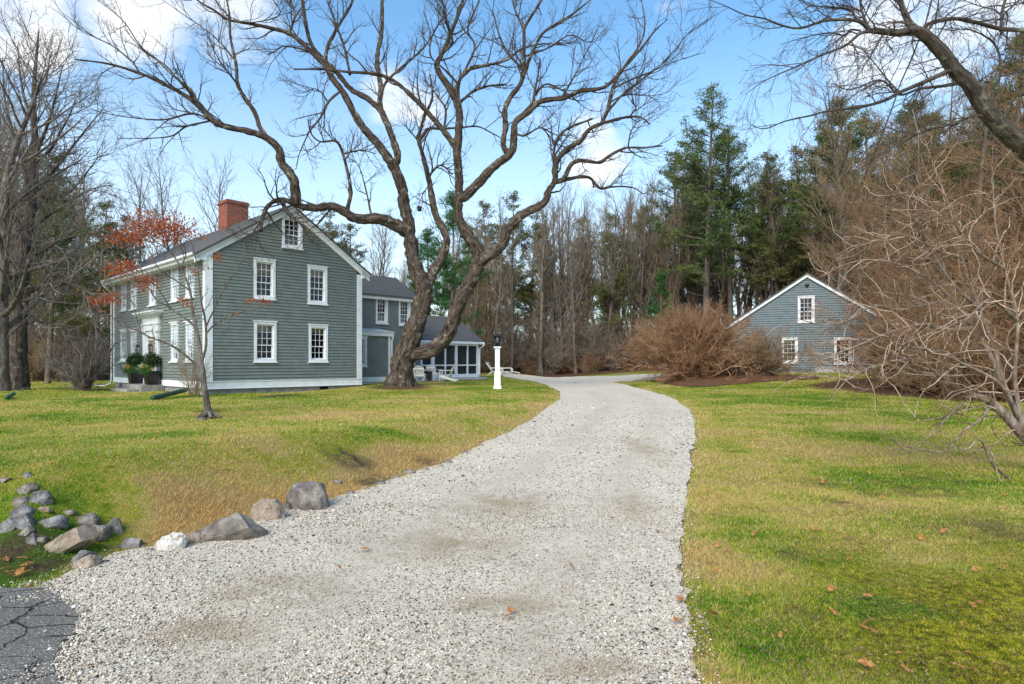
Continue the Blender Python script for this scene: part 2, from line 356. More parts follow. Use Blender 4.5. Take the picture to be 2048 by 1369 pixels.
Lp = np.array([(130,1369),(125,1300),(100,1230),(75,1188),(150,1150),(255,1108),(320,1100),(400,1086),(510,1046),(570,1026),(660,1000),(740,975),(830,944),(900,917),(960,890),(1020,862),(1070,835),(1105,811),(1122,797),(1119,784),(1092,770),(1050,760),(1010,754),(1000,750),(1000,747)], float)
Rp = np.array([(1395,1369),(1385,1300),(1368,1200),(1364,1100),(1372,1000),(1384,930),(1390,880),(1389,840),(1378,818),(1350,800),(1300,783),(1250,771),(1226,765),(1250,761),(1330,759),(1402,755),(1480,751),(1500,747)], float)
Lw = G(Lp[:, 0], Lp[:, 1]); Rw = G(Rp[:, 0], Rp[:, 1])
# the lawn starts at Lp[3]; left of the drive mouth lies the old asphalt road
road_pts = np.array([(-30, 1172), (75, 1188)], float); roadw = G(road_pts[:, 0], road_pts[:, 1])
edge_line = np.vstack([[(-14, 5.6)], [(-7, 4.7)], roadw, Lw[4:]])          # border of the left lawn (road, then drive)
def seg_dist(x, y, L):
    d = np.full(np.shape(x), 1e9)
    for a, b in zip(L[:-1], L[1:]):
        ab = b - a; t = np.clip(((x - a[0]) * ab[0] + (y - a[1]) * ab[1]) / max(ab @ ab, 1e-9), 0, 1)
        d = np.minimum(d, np.hypot(x - a[0] - t * ab[0], y - a[1] - t * ab[1]))
    return d
def in_poly(x, y, P):
    r = np.zeros(np.shape(x), bool); n = len(P)
    for i in range(n):
        a, b = P[i], P[(i + 1) % n]
        if a[1] == b[1]: continue
        c = ((a[1] > y) != (b[1] > y)) & (x < (b[0] - a[0]) * (y - a[1]) / (b[1] - a[1]) + a[0]); r ^= c
    return r
drive_poly = np.vstack([[(-6, -8)], [(Lw[0, 0] - .6, 2.6)], Lw, Rw[::-1], [(1.25, -8)]])
road_poly = np.vstack([[(-40, -8)], [(-40, 6.0)], [(-14, 5.6)], [(-7, 4.7)], roadw, Lw[3:4], Lw[2:3], Lw[1:2], Lw[0:1], [(-1.6, -8)]])
left_poly = np.vstack([edge_line, [(0, 80)], [(-60, 80)], [(-60, 5.6)]])
def bank(x, y):
    near = (y < 40) & (x > -30) & (x < 6); z = np.zeros(np.shape(x)); 
    if near.any():
        xs, ys = x[near], y[near]; d = seg_dist(xs, ys, edge_line) * in_poly(xs, ys, left_poly)
        hgt = .64 - .42 * S((ys - 6) / 9) ; z[near] = hgt * S(d / 1.7) * (1 - .8 * S((ys - 13) / 14))
    return z
def hN(x, y):  # gentle unevenness
    return .03 * np.sin(x * .9 + 1.3 * np.sin(y * .5)) * np.sin(y * .7 + 1) + .012 * np.sin(x * 3.1 + y * 1.7) * np.sin(y * 2.9 - x)
def H(x, y):
    x = np.asarray(x, float); y = np.asarray(y, float); sh = np.broadcast(x, y).shape; x = np.broadcast_to(x, sh).ravel(); y = np.broadcast_to(y, sh).ravel()
    return (base_h(x, y) + bank(x, y) + hN(x, y)).reshape(sh)
def H1(x, y): return float(H(np.array([x]), np.array([y]))[0])
def GH(px, py): w = G(px, py, H); return np.array((w[0, 0], w[0, 1], H1(*w[0])))
bed_c = [np.array(G(p[0], p[1])[0]) for p in ((1300,764),(1330,768),(1385,775),(1460,770),(1560,762),(1640,757),(1600,752),(1520,750),(1440,751),(1380,754))]
bed_poly = np.array(bed_c)
rbed = np.array([G(*p)[0] for p in ((1610,772),(1700,783),(1760,790),(1850,800),(2048,806),(2300,815),(2300,760),(1850,757),(1700,757))])
mp0 = G(415, 838)[0]; ls0 = G(560, 798)[0]
def zones(x, y):
    """forest litter, tan dead grass, bare soil, moss"""
    yb = np.where(x < -14, 45.0, np.where(x < -8, 58 - 0 * x, 59.0)); yb = np.where((x > 1.5) & (x < 24), 51.0, yb); yb = np.where(x > 24, 44, yb)
    forest = S((y - yb) / 2.5); forest = np.maximum(forest, S((-x - 30 - .2 * y) / 3))
    rb = in_poly(x, y, rbed); forest = np.where(rb, 1, forest)
    m = y < 30; tan = np.zeros_like(x); tan[m] = .85 * (1 - S((seg_dist(x[m], y[m], edge_line) - .2 - .25 * np.sin(x[m] * 1.3 + y[m])) / (.95 - .3 * S((y[m] - 8) / 4)))) * (1 - .62 * S((y[m] - 8) / 7))
    m2 = (y < 30) & (x > 0) & (x < 8); dr = np.full_like(x, 9.); dr[m2] = seg_dist(x[m2], y[m2], Rw); tan = np.maximum(tan, .22 * (1 - S((dr - .05) / .6)))
    for px, py, r, am in ((780,855,1.8,.30),(560,868,1.3,.26),(960,872,.9,.3),(330,915,.9,.2),(640,905,.9,.22),(880,815,2.2,.22),(1130,815,.9,.2),(250,880,1.0,.18),(1480,935,.8,.3),(1440,860,1.3,.24),(1720,905,1.3,.24),(1480,1140,.5,.45), (1420,1010,.4,.3), (1620,905,.9,.3), (1950,930,1.0,.25), (700,840,1.5,.25), (480,920,.7,.25),(1640,1240,.3,.3),(1560,1010,.6,.22),(1830,860,1.2,.22),(1650,1330,.3,.3),(1400,1110,.35,.2),
                          (330,940,.9,-.28),(120,850,1.8,-.28),(300,805,2.0,-.3),(550,880,.5,-.2),(100,790,2,-.25),(1560,800,3,-.25),(1640,870,.9,-.22),(1540,985,.45,-.32),(1450,1240,.4,-.3),(1640,1120,.5,-.24),(1050,775,3,-.28),(60,1120,.5,-.7),(110,1110,.4,-.6),(1430,1180,.25,-.3),(1560,1310,.4,-.28),(1900,840,1.5,-.22),(30,1150,.4,-.7)):
        c = G(px, py)[0]; dd = np.hypot(x - c[0], (y - c[1]) * .7); near = dd < r * 1.6; am = am * (.7 if am > -.5 else 1); e = am * (1 - S(dd / (r * 1.5))); tan = np.where(near, tan * (1 if am > -.5 else .4) + e, tan)
    dirt = np.zeros_like(x)
    for px, py, r in ((1640,970,.35),(1990,1065,.75),(1850,985,.55),(1590,1110,.22),(1870,955,.5),(1700,1010,.3),(700,950,.45),(760,965,.4),(860,925,.3),(560,797,.9),(650,795,.6),(60,1150,.3),(30,1130,.3),(1600,1230,.18),(1740,985,.3)):
        c = G(px, py)[0]; dd = np.hypot((x - c[0]), (y - c[1]) * (1.0 if py > 900 else .8)); dirt = np.maximum(dirt, 1 - S((dd - r * .2) / r))
    dirt = np.maximum(dirt, 1 - S((np.hypot(x + 5.2, y - 28.7) - .8) / .9))
    moss = S((x - .35 * y) / 1.2) * (1 - S((y - 4.2) / 2.0)) * .9
    dirt = dirt * np.where((x > 0) & (y < 12), .55, 1); forest = np.maximum(forest, .75 * (1 - S((np.hypot(x + 5.0, y - 28.4) - .7) / 1.1))); forest = np.maximum(forest, .8 * (1 - S((np.hypot(x - mp0[0], y - mp0[1]) - .2) / .35))); forest = np.maximum(forest, .7 * (1 - S((np.hypot((x - ls0[0]) * .5, y - ls0[1]) - .3) / .5))); return np.clip(forest, 0, 1), tan, dirt, moss
def lawn_color(q, blades=False):
    """patchy autumn lawn: green, yellow green and straw, in world position"""
    big = q.noise(.42, 5, None, .6, .4); st = q.noise(1.3, 4, q.obj((.6, 1.4, 1)), .65); fine = q.noise(7, 5, None, .75)
    s = q.mth('ADD', q.mth('ADD', q.mth('MULTIPLY', big, .50), q.mth('MULTIPLY', st, .30)), q.mth('MULTIPLY', fine, .20))
    z = q.n('ShaderNodeAttribute'); z.attribute_name = 'zones'; sp = q.n('ShaderNodeSeparateColor'); q.l(z.outputs['Color'], sp.inputs[0])
    s = q.mth('ADD', s, q.mth('MULTIPLY', sp.outputs[1], .30)); f2 = q.noise(13, 6, None, .85); s = q.mth('ADD', s, q.mth('MULTIPLY', q.mth('SUBTRACT', f2, .5), .42))
    if blades: s = q.mth('ADD', s, q.mth('MULTIPLY', q.mth('SUBTRACT', q.attr('rnd'), .5), .26))
    col = q.ramp(s, [(.35, (.055, .18, .008)), (.42, (.17, .34, .014)), (.475, (.38, .44, .03)), (.52, (.57, .49, .08)), (.58, (.70, .51, .20)), (.85, (.66, .41, .15))])
    ms = q.noise(16, 6, None, .8); mcol = q.ramp(ms, [(.38, (.03, .045, .006)), (.48, (.27, .28, .012)), (.60, (.66, .56, .05))])
    if blades: col = q.mix(q.rng(q.attr('rnd'), .86, .87, 0, .75), col, (.50, .40, .24))
    col = q.mix(q.mth('MULTIPLY', q.attr('moss'), q.rng(q.noise(1.3, 3), .38, .55)), col, mcol)
    so = q.ramp(q.noise(14, 5, None, .7), [(.3, (.05, .035, .025)), (.7, (.18, .125, .085))])
    col = q.mix(q.mth('MULTIPLY', sp.outputs[2], q.rng(q.noise(3.2, 4, None, .7), .40, .56)), col, so)
    li = q.ramp(q.noise(5, 6, None, .75), [(.3, (.06, .032, .02)), (.5, (.16, .08, .045)), (.7, (.28, .16, .09))])
    return q.mix(sp.outputs[0], col, li)
M['ground'] = mat('lawn_ground', rough=1, spec=.05); q = N(M['ground']); q.color(q.mix(.52, lawn_color(q), (.055, .04, .018))); q.bump(q.noise(30, 5, None, .75), .03, 1)
M['grass'] = mat('grass_blades', rough=.8, spec=.15); q = N(M['grass']); gc = lawn_color(q, True); q.color(gc)
td = q.n('ShaderNodeBsdfTranslucent'); q.l(gc, td.inputs[0]); ms = q.n('ShaderNodeMixShader'); ms.inputs[0].default_value = .3; q.l(q.b.outputs[0], ms.inputs[1]); q.l(td.outputs[0], ms.inputs[2]); q.l(ms.outputs[0], q.out.inputs[0])
xs = np.concatenate([-np.geomspace(240, 9, 60), np.arange(-8.9, 9, .11), np.geomspace(9, 240, 60)])
ys = np.concatenate([np.linspace(-25, 2.4, 14), np.arange(2.5, 13, .10), np.arange(13, 45, .35), np.geomspace(45, 420, 50)])
XX, YY = np.meshgrid(xs, ys); ZZ = H(XX, YY)
ip = in_poly(XX, YY, drive_poly) | in_poly(XX, YY, road_poly); ZZ = ZZ - .03 * ip
V = np.stack([XX, YY, ZZ], -1).reshape(-1, 3); nx = len(xs); ii = (np.arange(len(ys) - 1)[:, None] * nx + np.arange(nx - 1)[None]).ravel()
fz, tz, dz, mz = zones(V[:, 0], V[:, 1])
g = np_mesh('ground', V, [np.stack([ii, ii + 1, ii + nx + 1, ii + nx], 1)], M['ground'], smooth=True, attrs={'zones': np.stack([fz, tz, dz], 1), 'moss': mz})
tag(g, kind='structure')

# gravel drive and court: strip between its two borders
def strip(name, L, R, nc, m, lift):
    t = np.linspace(0, 1, nc)[None, :, None]; P = L[:, None] * (1 - t) + R[:, None] * t; n = len(L)
    z = H(P[..., 0], P[..., 1]) + lift; V = np.dstack([P, z]).reshape(-1, 3)
    i = (np.arange(n - 1)[:, None] * nc + np.arange(nc - 1)[None]).ravel()
    return np_mesh(name, V, [np.stack([i, i + 1, i + nc + 1, i + nc], 1)], m, smooth=True)
def gravel_base(q):
    big = q.noise(.55, 4, None, .6, .5); mid = q.noise(2.5, 4, None, .7)
    st = q.attr('dusty')
    return big, mid, st
M['gravel'] = mat('gravel', (.4, .39, .37), 1, 0); q = N(M['gravel'])
v1 = q.vor(55); v2 = q.vor(24); v3 = q.vor(110)
cA = q.ramp(v1.outputs['Color'], [(0, (.17, .145, .115)), (.2, (.42, .37, .30)), (.5, (.61, .54, .435)), (.85, (.75, .68, .56)), (1, (.52, .40, .28))])
cB = q.ramp(v2.outputs['Color'], [(0, (.40, .35, .28)), (.5, (.59, .525, .425)), (1, (.74, .67, .56))])
col = q.mix(.4, cA, cB); col = q.mix(q.rng(v1.outputs['Distance'], .35, .75, 0, .2), col, (.3, .27, .23)); col = q.mix(1.0, col, (1.06, 1.03, 1.0), 'MULTIPLY')
big = q.noise(.5, 4, None, .6, .6); mid = q.noise(2.2, 5, None, .7)
col = q.mix(q.rng(q.mth('ADD', q.mth('MULTIPLY', big, .6), q.mth('MULTIPLY', mid, .4)), .44, .62, 0, .25), col, (.46, .40, .32))
col = q.mix(q.mth('MULTIPLY', q.attr('dusty'), q.rng(mid, .35, .6)), col, (.40, .315, .215))
q.color(col); q.bump(q.mth('ADD', v1.outputs['Distance'], q.mth('MULTIPLY', v2.outputs['Distance'], .7)), .006, .5)
rows = np.concatenate([np.arange(1369, 900, -6), np.arange(900, 800, -2.5), np.arange(800, 746.9, -1.0)])
def lerp_rows(Pp): o = np.argsort(Pp[:, 1]); return np.interp(rows, Pp[o, 1], Pp[o, 0])
def wig(n, amp):  # ragged border
    k = rng.normal(size=n); return np.convolve(k, [.2, .6, .2], 'same') * amp
Lr = G(lerp_rows(Lp), rows); Rr = G(lerp_rows(Rp), rows)
Lr[:, 0] += wig(len(Lr), .035); Rr[:, 0] += wig(len(Rr), .03)
pre_y = np.linspace(-8, 3.0, 30); L0 = np.stack([np.interp(pre_y, [-8, 3.1], [-5.5, Lr[0, 0]]), pre_y], 1); R0 = np.stack([np.interp(pre_y, [-8, 3.1], [1.3, Rr[0, 0]]), pre_y], 1)
drv = strip('gravel_driveway', np.vstack([L0, Lr]), np.vstack([R0, Rr]), 90, M['gravel'], .012); tag(drv, kind='structure')
def rut(x, y):
    oL, oR = np.argsort(Lr[:150, 1]), np.argsort(Rr[:150, 1]); a = np.interp(y, Lr[oL, 1], Lr[oL, 0]); b = np.interp(y, Rr[oR, 1], Rr[oR, 0]); t = (x - b) / np.minimum(a - b, -.5)   # 0 at the right border
    w_ = (b - a); m_ = t * w_; return np.clip(np.exp(-((m_ - .95) / .28)**2) + np.exp(-((m_ - 2.45) / .3)**2), 0, 1) * (y < 28)
def dusty(x, y):
    d = .42 * rut(x, y) * (.75 + .25 * np.sin(x * 1.7 + y * 1.1) * np.sin(y * .9))
    for px, py, rx, ry in ((880,1090,1.0,.75),(560,1190,.7,.5),(430,1270,.55,.35),(1000,1010,.8,1.0),(1030,1210,.6,.3),(1270,1010,.35,1.2),(1290,900,.35,2.2),(1180,1340,.4,.2)):
        c = G(px, py)[0]; d = np.maximum(d, 1 - S(np.hypot((x - c[0]) / rx, (y - c[1]) / ry) - .15))
    return d
def set_attr(o, name, fn):
    n = len(o.data.vertices); co = np.empty(n * 3, np.float32); o.data.vertices.foreach_get('co', co); co = co.reshape(-1, 3)
    a = o.data.attributes.new(name, 'FLOAT', 'POINT'); a.data.foreach_set('value', fn(co[:, 0].astype(float), co[:, 1].astype(float)).astype(np.float32))
set_attr(drv, 'dusty', dusty)
# cracked asphalt at the mouth
M['asphalt'] = mat('old_asphalt', (.12, .12, .13), .95, .2); q = N(M['asphalt'])
wv = q.n('ShaderNodeVectorMath', operation='ADD'); nzv = q.n('ShaderNodeTexNoise'); nzv.inputs['Scale'].default_value = 3; nzv.inputs['Detail'].default_value = 9; q.l(q.obj(), nzv.inputs['Vector'])
sc_ = q.n('ShaderNodeVectorMath', operation='SCALE'); sc_.inputs['Scale'].default_value = .3; q.l(nzv.outputs['Color'], sc_.inputs[0]); q.l(q.obj(), wv.inputs[0]); q.l(sc_.outputs[0], wv.inputs[1])
cr = q.vor(3.4, wv.outputs[0], 'DISTANCE_TO_EDGE'); crk = q.mth('MULTIPLY', q.rng(cr.outputs['Distance'], .0, .03, 1, 0), q.rng(q.noise(1.6, 3), .40, .50))
col = q.ramp(q.noise(70, 3, None, .8), [(.3, (.05, .045, .04)), (.5, (.16, .142, .122)), (.72, (.42, .375, .32))]); col = q.mix(q.rng(q.noise(1.5, 4), .4, .6, 0, .35), col, (.15, .145, .14))
col = q.mix(q.mth('MULTIPLY', crk, .9), col, (.025, .022, .02)); q.color(col)
q.bump(q.mth('SUBTRACT', q.noise(60, 3), q.mth('MULTIPLY', crk, 3)), .012, 1)
na = 60; tt = np.linspace(0, 1, na)
rb_R = np.stack([np.interp(np.linspace(-8, 4.35, na), [-8, 2.6, 3.1, 3.6, 4.36], [-1.5, -1.85, -2.15, -2.55, -3.2]), np.linspace(-8, 4.36, na)], 1)   # edge hidden under the gravel fringe
rb_R[:, 0] += wig(na, .05) + .07 * np.sin(np.linspace(0, 40, na)) + .05 * np.sin(np.linspace(0, 87, na))
rb_L = np.stack([np.full(na, -40.), np.linspace(-8, 6, na)], 1)
V = []; 
road = strip('asphalt_road', rb_L, rb_R, 60, M['asphalt'], .019); tag(road, kind='structure')
# mulch bed
M['mulch'] = mat('leaf_mulch', rough=1, spec=.1); q = N(M['mulch']); q.color(q.ramp(q.noise(9, 6, None, .8), [(.3, (.05, .026, .015)), (.52, (.17, .085, .045)), (.72, (.32, .18, .10))])); q.bump(q.noise(14, 5, None, .8), .05, 1)
def poly_sheet(name, P, m, lift, n=40, dome=0.0):
    c = P.mean(0); k = len(P) * 8; B = smooth_line(np.vstack([P, P[:1]]), k)[:-1]; B = B + rng.normal(size=B.shape) * .05; rr = np.linspace(0, 1, 14)[:, None, None]
    A = c + (B[None] - c) * rr; z = H(A[..., 0], A[..., 1]) + lift + dome * (1 - rr[..., 0]**2) + rng.normal(size=A.shape[:2]) * .02 * (rr[..., 0] < .98) * (dome > 0)
    kk = len(B); V = np.dstack([A, z]).reshape(-1, 3); i = np.arange(13)[:, None] * kk; j = np.arange(kk)[None]; j2 = (j + 1) % kk
    return np_mesh(name, V, [np.stack([i + j, i + j2, i + kk + j2, i + kk + j], -1).reshape(-1, 4)], m, smooth=True)
tag(poly_sheet('mulch_bed', bed_poly, M['mulch'], .03, dome=.08), kind='structure')
ptw = np.array([G(*p)[0] for p in ((850,765),(905,763),(958,761),(975,758),(957,754),(860,756),(815,760),(815,766))])
tag(poly_sheet('patio', ptw, M['concrete'], .03), kind='structure')

# grass blades
def scatter(n, y0, y1, spread=.92, pw=1.0):
    u = rng.random(n); y = y0 * (y1 / y0)**u; x = (rng.random(n) * 2 - 1) * y * spread; return x, y
def blades(n, y0, y1):
    x, y = scatter(n, y0, y1)
    fringe = (y < 30) & (rng.random(len(x)) < .35) & (seg_dist(x, y, edge_line) < .10 + .08 * np.sin(x * 7 + y * 5)); keep = ~((in_poly(x, y, drive_poly + 0) | in_poly(x, y, road_poly)) & ~fringe | in_poly(x, y, bed_poly) | in_poly(x, y, rbed) | in_poly(x, y, ptw))
    fz, tz, dz, mz = zones(x, y); keep &= (fz < .9) & (rng.random(n) > dz * .75)
    # main house and garage footprints
    hx, hy = (x + 11.94) * .686 + (y - 24.5) * .727, -(x + 11.94) * .727 + (y - 24.5) * .686
    keep &= ~((hx > 0) & (hx < 20) & (hy > 0) & (hy < 12)) & ~((x > 13.8) & (x < 23.6) & (y > 40) & (y < 48.5))
    x, y = x[keep], y[keep]; mz = mz[keep]; zz = np.stack([fz, tz, dz], 1)[keep]; n = len(x); z = H(x, y) - .005
    sc = np.maximum(1, y / 5.0); w = .0027 * sc * rng.uniform(.7, 1.4, n); tuft = .5 + .5 * np.sin(x * 5.3 + 3 * np.sin(y * 4.1)) * np.sin(y * 6.1 + x)
    h = (.010 + .020 * rng.random(n) + .026 * tuft**2 * rng.random(n)) * (1 - .45 * mz) * (1 + .5 * zz[:, 1]) * np.minimum(1.35, sc**.3)
    a = rng.random(n) * 2 * np.pi; ln = h * rng.uniform(.2, 1.3, n); b = rng.random(n) * 2 * np.pi
    c = np.stack([x, y, z], 1); wv_ = np.stack([np.cos(a), np.sin(a), 0 * a], 1) * w[:, None]
    tip = c + np.stack([np.cos(b) * ln, np.sin(b) * ln, h], 1)
    V = np.stack([c - wv_, c + wv_, tip], 1).reshape(-1, 3)
    return V, np.repeat(zz, 3, 0), np.repeat(mz, 3), np.repeat(rng.random(n), 3)
parts = [blades(470000, 2.4, 8), blades(300000, 7, 22), blades(90000, 22, 46)]
V = np.concatenate([p[0] for p in parts]); zz = np.concatenate([p[1] for p in parts]); mz = np.concatenate([p[2] for p in parts]); rd = np.concatenate([p[3] for p in parts])
tag(np_mesh('grass', V, [np.arange(len(V)).reshape(-1, 3)], M['grass'], attrs={'zones': zz, 'moss': mz, 'rnd': rd}), 'short patchy autumn grass growing on the lawns', 'grass', kind='stuff')

x, y = scatter(110000, 2.6, 15); fz, tz, dz, mz = zones(x, y); k = ~(in_poly(x, y, drive_poly) | in_poly(x, y, road_poly)) & (np.sin(x * 2.3 + 2 * np.sin(y * 1.9)) * np.sin(y * 2.7 + x) + rng.normal(size=len(x)) * .5 > .25); x, y = x[k], y[k]
V, Q = leaves(np.stack([x, y, H(x, y) + .018], 1), int(len(x) * 1.0), .020, .012, None, .5, .35); V[:, 2] = np.maximum(V[:, 2], H(V[:, 0], V[:, 1]) + .004)
M['litter'] = mat('dead_litter', rough=1, spec=.05); q = N(M['litter']); q.color(q.ramp(q.noise(30, 3, None, .8), [(.35, (.04, .025, .016)), (.5, (.17, .10, .05)), (.62, (.42, .28, .13))]))
tag(np_mesh('thatch', V, [Q], M['litter']), 'tiny dead bits of leaf and stalk strewn through the near lawn', 'litter', kind='stuff')
# loose stones on the near part of the drive
M['pebble'] = mat('pebble', rough=.85, spec=.3); q = N(M['pebble']); pc = q.ramp(q.attr('rnd'), [(0, (.03, .025, .02)), (.15, (.11, .095, .075)), (.30, (.33, .28, .215)), (.48, (.56, .49, .39)), (.68, (.76, .69, .575)), (.86, (.85, .79, .68)), (.92, (.55, .37, .22)), (1, (.34, .22, .13))])
q.color(q.mix(q.mth('MULTIPLY', q.attr('dusty'), .85), pc, (.36, .28, .19)))
def pebbles(n, y0, y1, s0, s1):
    x, y = scatter(n, y0, y1, .86); k = in_poly(x, y, drive_poly + 0) | ((seg_dist(x, y, Rw[:10]) < .12) & (rng.random(n) < .25)) | ((seg_dist(x, y, Lw) < .14) & (rng.random(n) < .25))
    dR = seg_dist(x, y, rb_R) + .12 * np.sin(x * 5 + y * 3.3); k = (k & ~in_poly(x, y, road_poly)) | ((dR < .7) & (y < 4.3) & (x < -1) & (rng.random(n) < 1.0 - dR * 1.5)); x, y = x[k], y[k]; n = len(x)
    k = rng.random(n) < 1 - S((y - 9) / 14); x, y = x[k], y[k]; n = len(x)
    s = (s0 + (s1 - s0) * rng.random(n)**1.8) * (1 + 1.1 * (rng.random(n) < .012)) * (1 - .3 * rut(x, y)) * np.maximum(1, y / 5.5)**.8; D = np.array([(1,0,0),(0,1,0),(-1,0,0),(0,-1,0),(0,0,1),(0,0,-1)], float)
    V = D[None] * rng.uniform(.6, 1.25, (n, 6, 1)); V[..., 2] *= .65; V += rng.normal(size=V.shape) * .14
    a = rng.random(n) * 6.283; c, s_ = np.cos(a)[:, None], np.sin(a)[:, None]; X = V[..., 0] * c * 1.25 - V[..., 1] * s_; Y2 = V[..., 0] * s_ * 1.25 + V[..., 1] * c
    V = np.stack([X, Y2, V[..., 2]], -1) * s[:, None, None] + np.stack([x, y, H(x, y) + .014 + s * .15], 1)[:, None]
    f = np.array([(0,1,4),(1,2,4),(2,3,4),(3,0,4),(1,0,5),(2,1,5),(3,2,5),(0,3,5)]); Fc = (np.arange(n)[:, None, None] * 6 + f[None]).reshape(-1, 3)
    r = rng.random(n); return V.reshape(-1, 3), Fc, np.repeat(r, 6), np.repeat(dusty(x, y) * S((rng.random(n) + .3)), 6)
_sc = scatter
def spill(n, *a):
    y = rng.uniform(2.4, 4.5, n); x = np.interp(y, rb_R[:, 1], rb_R[:, 0]) + .10 - rng.exponential(.16, n); return x, y
pa = [pebbles(140000, 2.3, 7, .0034, .0088), pebbles(60000, 6, 24, .0055, .0095)]
scatter = lambda n, *a: spill(n); road_keep, road_poly = road_poly, road_poly + np.array((-500, 0)); drive_keep, drive_poly = drive_poly, np.array([(-9, -9), (-9, 9), (9, 9), (9, -9)], float); pa.append(pebbles(5500, 2.4, 4.5, .0035, .0095)); scatter = _sc; road_poly, drive_poly = road_keep, drive_keep
offs = np.r_[0, np.cumsum([len(p[0]) for p in pa])]; tag(np_mesh('gravel_stones', np.concatenate([p[0] for p in pa]), [np.concatenate([p[1] + o_ for p, o_ in zip(pa, offs)])], M['pebble'],
    attrs={'rnd': np.concatenate([p[2] for p in pa]), 'dusty': np.concatenate([p[3] for p in pa])}), 'loose pale crushed stones on the gravel drive', 'gravel', kind='stuff')

# ------------------------------------------------------------------ rocks
import bmesh
def rock(name, px, py, w, h, rot, flat, m, label, seed, group=None, slab=False):
    """px,py: foot of the stone in the picture; w,h its size in photo pixels, rot its lean"""
    c = GH(px, py); s = c[1] / F; W, Hh = w * s, h * s; r = np.random.default_rng(seed)
    bm = bmesh.new(); n = 60 if not slab else 22
    for i in range(n):
        v = r.normal(size=3); v /= np.linalg.norm(v); v = np.sign(v) * np.abs(v)**(.38 if slab else .88); bm.verts.new((v[0] * W / 2, v[1] * W * .32, v[2] * Hh * .62))
    bmesh.ops.convex_hull(bm, input=bm.verts)
    for v in [v for v in bm.verts if not v.link_faces]: bm.verts.remove(v)
    bmesh.ops.remove_doubles(bm, verts=bm.verts, dist=min(W, Hh) * .08)
    bmesh.ops.triangulate(bm, faces=bm.faces[:]); bmesh.ops.subdivide_edges(bm, edges=bm.edges[:], cuts=2, use_grid_fill=True)
    for v in bm.verts:
        a = v.co / max(W, .01); v.co += Vector(r.normal(size=3) * max(W, Hh) * .006) + v.normal * float(max(W, Hh) * .018 * (math.sin(a.x * 23 + seed) + math.sin(a.z * 19 + a.y * 17)))
    me = bpy.data.meshes.new(name); bm.to_mesh(me); bm.free(); me.materials.append(m)
    o = link(name, me); bv = o.modifiers.new('bevel', 'BEVEL'); bv.width = min(W, Hh) * .05; bv.segments = 2; bv.limit_method = 'ANGLE'; bv.angle_limit = math.radians(18); o.location = (c[0], c[1] + W * .1, c[2] + Hh * .07); o.rotation_euler = (math.radians(-flat), math.radians(-rot), r.uniform(-.2, .2))
    return tag(o, label, 'rock', group or 'rocks along the drive edge and bank')
RK = [ # px,py,w,h,rot,flat,mat,label,slab
 (612,1018,92,78,12,8,'rock','largest rounded grey boulder at the drive edge with a pale patch on top',0),
 (532,1040,68,58,20,10,'rock_tan','rounded brown boulder beside the largest boulder at the drive edge',0),
 (456,1080,124,40,20,46,'rock','wide flat slab of cracked grey stone at the drive edge',1),
 (385,1088,44,32,5,20,'rock_tan','small pinkish brown stone between the flat slab and the white stone',0),
 (335,1100,66,42,28,22,'rock_pale','cream white jagged stone at the drive edge',0),
 (262,1096,44,24,8,30,'rock_blue','low blue grey stone in the straw left of the white stone',1),
 (172,1135,46,26,25,32,'rock_tan','flat pale stone in the dead grass at the mouth of the drive',1),
 (157,1126,58,14,42,25,'rock_blue','thin blue slate leaning in the grass above the drive mouth',1),
 (232,1066,22,42,18,5,'rock_blue','narrow upright blue grey stone standing alone on the bank',1),
 (178,1076,66,26,16,10,'rock','long grey block lying on the large tilted brown slab',1),
 (130,1100,104,30,34,14,'rock_tan','long brown slab tilted along the bank',1),
 (172,1048,46,28,10,5,'rock','dark brown rounded stone at the top end of the tilted slab',0),
 (133,1090,30,14,20,20,'rock_blue','small flat grey stone under the tilted slab',1),
 (103,1052,46,22,10,30,'rock_blue','flat light blue grey stone in the grass of the bank',1),
 (65,1085,18,24,25,5,'rock_blue','small dark slate standing low on the bank',1),
 (82,1082,20,12,0,10,'rock','small round grey stone low on the bank',0),
 (52,1068,26,16,40,10,'rock','thin light stone stuck in the grass low on the bank',1),
 (46,1056,34,38,30,8,'rock_blue','leaning grey slate left of the flat light stone',1),
 (42,1034,40,34,14,12,'rock_blue','broad grey stone in the middle of the left rock heap',0),
 (14,1060,40,22,40,12,'rock_blue','long grey stone at the left edge of the photo',1),
 (78,1002,40,28,8,5,'rock_blue','pointed blue grey boulder at the top of the bank',0),
 (40,1008,30,20,5,6,'rock','dark squat stone left of the pointed boulder',0),
 (53,984,34,20,35,10,'rock','dark tilted stone above the squat stone',1),
 (54,954,18,13,5,4,'rock_blue','small dark stone lying alone highest on the lawn edge',0),
 (8,964,26,10,4,10,'rock','low dark stone at the left edge higher on the lawn',1),
 (88,1022,30,10,10,20,'rock_tan','pale flat stone under the pointed boulder',1),
 (138,1028,26,9,4,20,'rock','flat grey stone sunk in the straw above the tilted slab',1),
 (92,1006,20,9,4,10,'rock_tan','small tan stone sunk in the straw beside the pointed boulder',1),
 (816,948,28,12,6,10,'rock','low grey stone at the drive edge where it curves',0),
 (895,928,18,12,5,6,'rock','small grey stone at the drive edge farthest up the curve',0),
 (880,934,14,8,0,6,'rock_tan','tiny brown stone beside the farthest small grey stone',0),
 (672,966,22,8,0,10,'rock','half buried stone in the soil above the largest boulder',0)]
for i, r in enumerate(RK):
    px, py, w, h, rot, flat, m, lab, sl = r; rock('rock', px, py, w * 1.1, h * 1.0, rot, flat, M[m], lab, 100 + i, slab=bool(sl))
